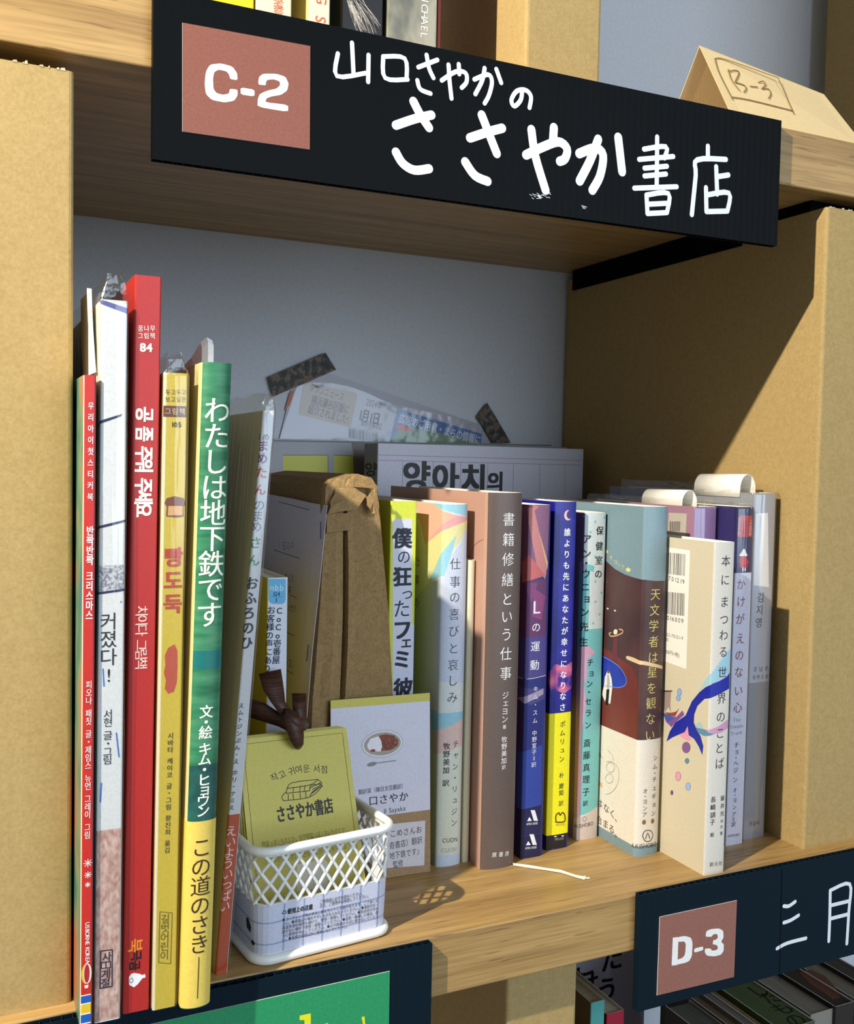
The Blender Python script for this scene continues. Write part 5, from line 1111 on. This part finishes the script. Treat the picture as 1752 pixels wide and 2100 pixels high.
strokes(m, pl, [[Z7(x, y) for x, y in ln] for ln in ([(445, 300), (432, 275), (445, 250), (465, 235)], [(465, 245), (470, 215), (510, 165), (700, 140)], [(700, 140), (730, 175), (660, 215)], [(465, 245), (640, 225)], [(445, 300), (640, 272), (735, 190)], [(640, 225), (650, 185), (728, 175)], [(640, 272), (665, 230), (735, 185)], [(470, 208), (640, 182), (702, 142)], [(515, 240), (520, 198)], [(565, 232), (570, 190)], [(600, 228), (605, 186)], [(480, 295), (480, 255)], [(520, 290), (515, 250)], [(570, 280), (568, 240)], [(612, 275), (610, 235)], [(640, 205), (720, 165)], [(650, 250), (725, 190)])], 1, K, off=.1, mm=.35)
htext(m, pl, 'ささやか書店', Z7(388, 408), Z7(815, 332), 7.6, K, off=.1, bold=.035)
for tx, a, c_ in (('韓国っぽいものとか、全然韓国っぽくないものとか…', Z7(280, 628), Z7(930, 508)), ('ささやかだけどちゃんと韓国語作家がたったり', Z7(310, 655), Z7(945, 540)), ('ささやが書さささささかなにかりにちりによ', Z7(300, 760), Z7(920, 640))): htext(m, pl, tx, a, c_, 2.6, flat((120, 108, 40), .5), off=.1)
m.build('card_lettering', rt)
m = MB(); decal(m, pl, [pl.at(p) for p in (Z7(545, 980), Z7(545, 775), Z7(750, 740), Z7(775, 760), Z7(775, 950))][::-1], flat((232, 226, 214), .5), .06); m.build('white_print_box', rt)
# ribbon
RB = noisy('brown_grosgrain', [(.4, (50, 24, 14)), (.6, (78, 42, 26))], (30, 30, 1600), .5, 1, .4)
rt = thing('ribbon', 'dark brown grosgrain ribbon knotted through the yellow cards', 'ribbon', (140, 40, 85))
def rib(name, prs, ys):
    m = MB(); m.sheet([[ony(a, y), ony(((a[0]+c[0])/2, (a[1]+c[1])/2), y-.8), ony(c, y)] for (a, c), y in zip(prs, ys)], RB); m.build(name, rt, smooth=True, solid=.4)
rib('ribbon_loop', [((584, 1452), (612, 1462)), ((583, 1475), (616, 1478)), ((588, 1498), (622, 1492)), ((596, 1520), (623, 1510)), ((606, 1534), (622, 1526)), ((612, 1537), (618, 1533))], [47, 42, 41.5, 41, 42, 45])
rib('ribbon_tail', [((531, 1382), (576, 1372)), ((540, 1415), (582, 1412)), ((556, 1440), (585, 1440)), ((576, 1468), (600, 1458))], [58, 54, 50, 47])
rib('ribbon_tail', [((510, 1432), (508, 1470)), ((540, 1440), (535, 1478)), ((575, 1462), (572, 1490)), ((600, 1475), (592, 1500))], [60, 56, 51, 47])
rib('ribbon_tail', [((599, 1422), (628, 1422)), ((600, 1450), (628, 1450)), ((602, 1482), (630, 1482))], [62, 58, 54])
rib('ribbon_knot', [((572, 1470), (598, 1503)), ((590, 1462), (612, 1500)), ((612, 1468), (626, 1498)), ((630, 1478), (634, 1488))], [45, 41.5, 42, 48])

# ------------------------------------------------------------------ tent card on the upper board
rt = thing('tent_card', 'cream folded tent card reading B-3 on the upper board right of the black sign', 'card', (400, 20, BU1))
TC = flat((222, 196, 146), .6)
r0 = ony((1435, 93), 29); r1 = ony((1690, 193), 32); f0 = onz((1502, 238), BU1+.3); f1 = onz((1765, 297), BU1+.3)
f0 = np.array([f0[0], max(f0[1], YU+.5), BU1+.3]); f1 = np.array([onz((1780, 300), BU1+.3)[0], YU+3, BU1+.3])
k0 = np.array([r0[0]-3, 52, BU1+.3]); k1 = np.array([r1[0]+8, 55, BU1+.3])
m = MB(); m.slab([f0, f1, r1, r0], .35, TC, nrm=(0, -1, .5)); m.build('front_leaf', rt)
m = MB(); m.slab([k0, k1, r1, r0], .35, TC, nrm=(0, 1, .5)); m.build('rear_leaf', rt)
tp = Plane(f0, f1, r0); m = MB(); PE = flat((122, 98, 50), .6)
strokes(m, tp, [[ZT(385, 525), ZT(490, 540), ZT(945, 700)], [ZT(945, 700), ZT(1090, 1025)], [ZT(1080, 995), ZT(700, 900), ZT(530, 872)], [ZT(380, 525), ZT(420, 660), ZT(540, 895)],
    [ZT(500, 625), ZT(530, 720), ZT(602, 815)], [ZT(500, 642), ZT(570, 632), ZT(595, 660), ZT(560, 740)], [ZT(560, 740), ZT(640, 765), ZT(660, 800), ZT(640, 830)], [ZT(695, 775), ZT(760, 782)], [ZT(770, 742), ZT(815, 730), ZT(832, 765), ZT(800, 798)], [ZT(800, 798), ZT(860, 800), ZT(882, 845), ZT(862, 885)]], 1, PE, off=.3, mm=.7)
m.build('pen_lettering', rt)

# ------------------------------------------------------------------ books on the upper board
GU = 'books on the upper board'; HZ = 200
def ub(label, pa, pb, col, left=None, y=30, **k):
    return Book('book', label, ony((pa, 40), y)[0], ony((pb, 40), y)[0], y, 130, HZ, cov=col, left=left, z0=BU1, group=GU, **k)
b = ub('bright yellow book on the upper board, leftmost behind the black sign', 352, 521, (228, 204, 20)); b.done()
b = ub('cream book with small red writing on the upper board, right of the yellow one', 525, 598, (226, 216, 180), (220, 206, 120)); b.v('考察', ZS(441, 12), ZS(440, 42), 4.6, (216, 120, 96), .0).done()
b = ub('cream book with orange letters G and S on the upper board', 634, 677, (226, 216, 182), (222, 204, 130)); b.v('GS', ZS(609, -2), ZS(606, 78), 6.2, (206, 92, 60), 0, rot=-math.pi/2).done()
b = ub('black book with wisps of white hair on the upper board', 703, 786, (20, 18, 17), (14, 12, 12))
rh = random.Random(8)
for k in range(46):
    x = rh.uniform(0, 1); a = ZS(700+60*x+rh.uniform(-6, 10), rh.uniform(-20, 30)); c_ = ZS(735+95*x+rh.uniform(-10, 10), rh.uniform(70, 140)); mmid = ((a[0]+c_[0])/2+rh.uniform(-3, 5), (a[1]+c_[1])/2)
    b.line([[a, mmid, c_]], 1, (206, 200, 190) if k % 2 else (140, 134, 126), off=.15, mm=.16)
b.done()
SIL = noisy('silver_photo_print', [(.35, (62, 64, 58)), (.5, (104, 104, 92)), (.65, (160, 156, 136))], (60, 60, 30), .3, 3)
b = ub('silver-grey glossy book with white capital letters down its spine on the upper board', 795, 897, SIL, rough=.2); b.v('MICHAEL', ZS(1014, -22), ZS(1010, 140), 4.6, (226, 222, 214), .01, rot=-math.pi/2).done()
b = ub('very thin dark red book on the upper board beside the cardboard column', 899, 906, (90, 30, 24), y=30, t=.2); b.done()

# ------------------------------------------------------------------ lower compartment
GL_ = 'books in the compartment below'
ZB0 = -391.8
def lb(label, x0, x1, y, top, col, left=None, D=150, nm='book', **k):
    return Book(nm, label, x0, x1, y, D, top-ZB0, cov=col, left=left, z0=ZB0, group=GL_, **k)
a = ony((1213, 2052), 40); c_ = ony((1241, 2052), 40)
lb('teal-spined book below the main board, right of the lower column', a[0], c_[0], 40, ony((1241, 2050), 40)[2], (90, 176, 168), (110, 84, 50)).done()
lb('worn brown book with a torn edge just right of the lower column', 287, a[0]-3, 60, ony((1213, 2085), 60)[2], (96, 72, 46), (70, 50, 30)).done()
a = ony((1245, 2070), 46); c_ = ony((1281, 2070), 46)
lb('crimson book standing right of the teal-spined one', max(a[0], 320), c_[0], 46, ony((1281, 2071), 46)[2], (176, 34, 60), (110, 18, 20), D=138).done()
pr_ = thing('display_card', 'large white card with black lettering at the back of the lower compartment', 'card', (360, 191, -391))
m = MB(); m.slab([(300, 190, -391), (470, 190, -391), (470, 192, -32), (300, 192, -32)], 1, flat((206, 208, 226), .6), nrm=(0, -1, 0)); m.build('card_sheet', pr_)
dp = Plane((300, 190, -391), (470, 190, -391), (300, 192, -32)); m = MB(); K = flat((22, 22, 28), .6)
for ch, p in (('こ', (1200, 1978)), ('た', (1255, 1965)), ('う', (1245, 2030)), ('は', (1205, 2020))): vtext(m, dp, ch, p, p, 19, K, off=.3, bold=.03)
m.build('card_lettering', pr_)
AG = lambda nm, c: noisy('page_edges_'+nm, [(.3, tuple(int(v*.8) for v in c)), (.7, c)], (2200, 40, 20), .9)
rowb = [('olive', 1362, 1430, (88, 90, 78), (104, 106, 92)), ('brown and beige', 1436, 1466, (96, 78, 60), (128, 108, 84)), ('grey', 1470, 1496, (120, 116, 108), (134, 128, 118)), ('ochre-edged', 1500, 1520, (170, 130, 36), (190, 150, 50)),
        ('moss green', 1526, 1622, (70, 88, 50), (88, 108, 62)), ('stone grey', 1630, 1700, (150, 144, 132), (158, 150, 136)), ('dark picture', 1706, 1764, (50, 44, 36), (66, 56, 46)), ('pale striped', 1772, 1830, (140, 132, 118), (150, 140, 124)), ('charcoal', 1838, 1890, (54, 54, 52), (80, 76, 70))]
for k, (nm, pa, pb, c1, c2) in enumerate(rowb):
    zt = -120+(0, 1.5, 3, 2, 5, 4, 6, 3, 5)[k]; xa, xb = onz((pa, 2060), zt)[0], onz((pb, 2060), zt)[0]
    b = lb('%s book in the dark row under the D-3 sign' % nm, xa, xb, 26+(k*7) % 9, zt, c1, c1, D=(58, 66, 74, 90, 110, 130, 140, 140, 140)[k], inset=1.0, pages=AG(nm.split()[0], c2))
    if k == 4:
        tp = Plane((xa, 40, zt-.95), (xb, 40, zt-.95), (xa, 180, zt-.95)); m = MB()
        for ch, q in (('し', (1555, 2032)), ('た', (1580, 2046)), ('も', (1604, 2068)), ('の', (1632, 2092))): vtext(m, tp, ch, q, q, 13, flat((26, 32, 18), .6), off=.1, bold=.01)
        m.build('title_lettering', b.root)
    if k == 6:
        tp = Plane((xa, 40, zt-.95), (xb, 40, zt-.95), (xa, 180, zt-.95)); m = MB()
        decal(m, tp, [tp.at(q) for q in ((1640, 1995), (1662, 1988), (1690, 2000), (1712, 2022), (1724, 2046), (1708, 2050), (1690, 2036), (1665, 2020))], flat((110, 70, 50), .6), .1); m.build('picture_print', b.root)
    b.done()
for o in SC.objects:
    if '_b' in o: del o['_b']
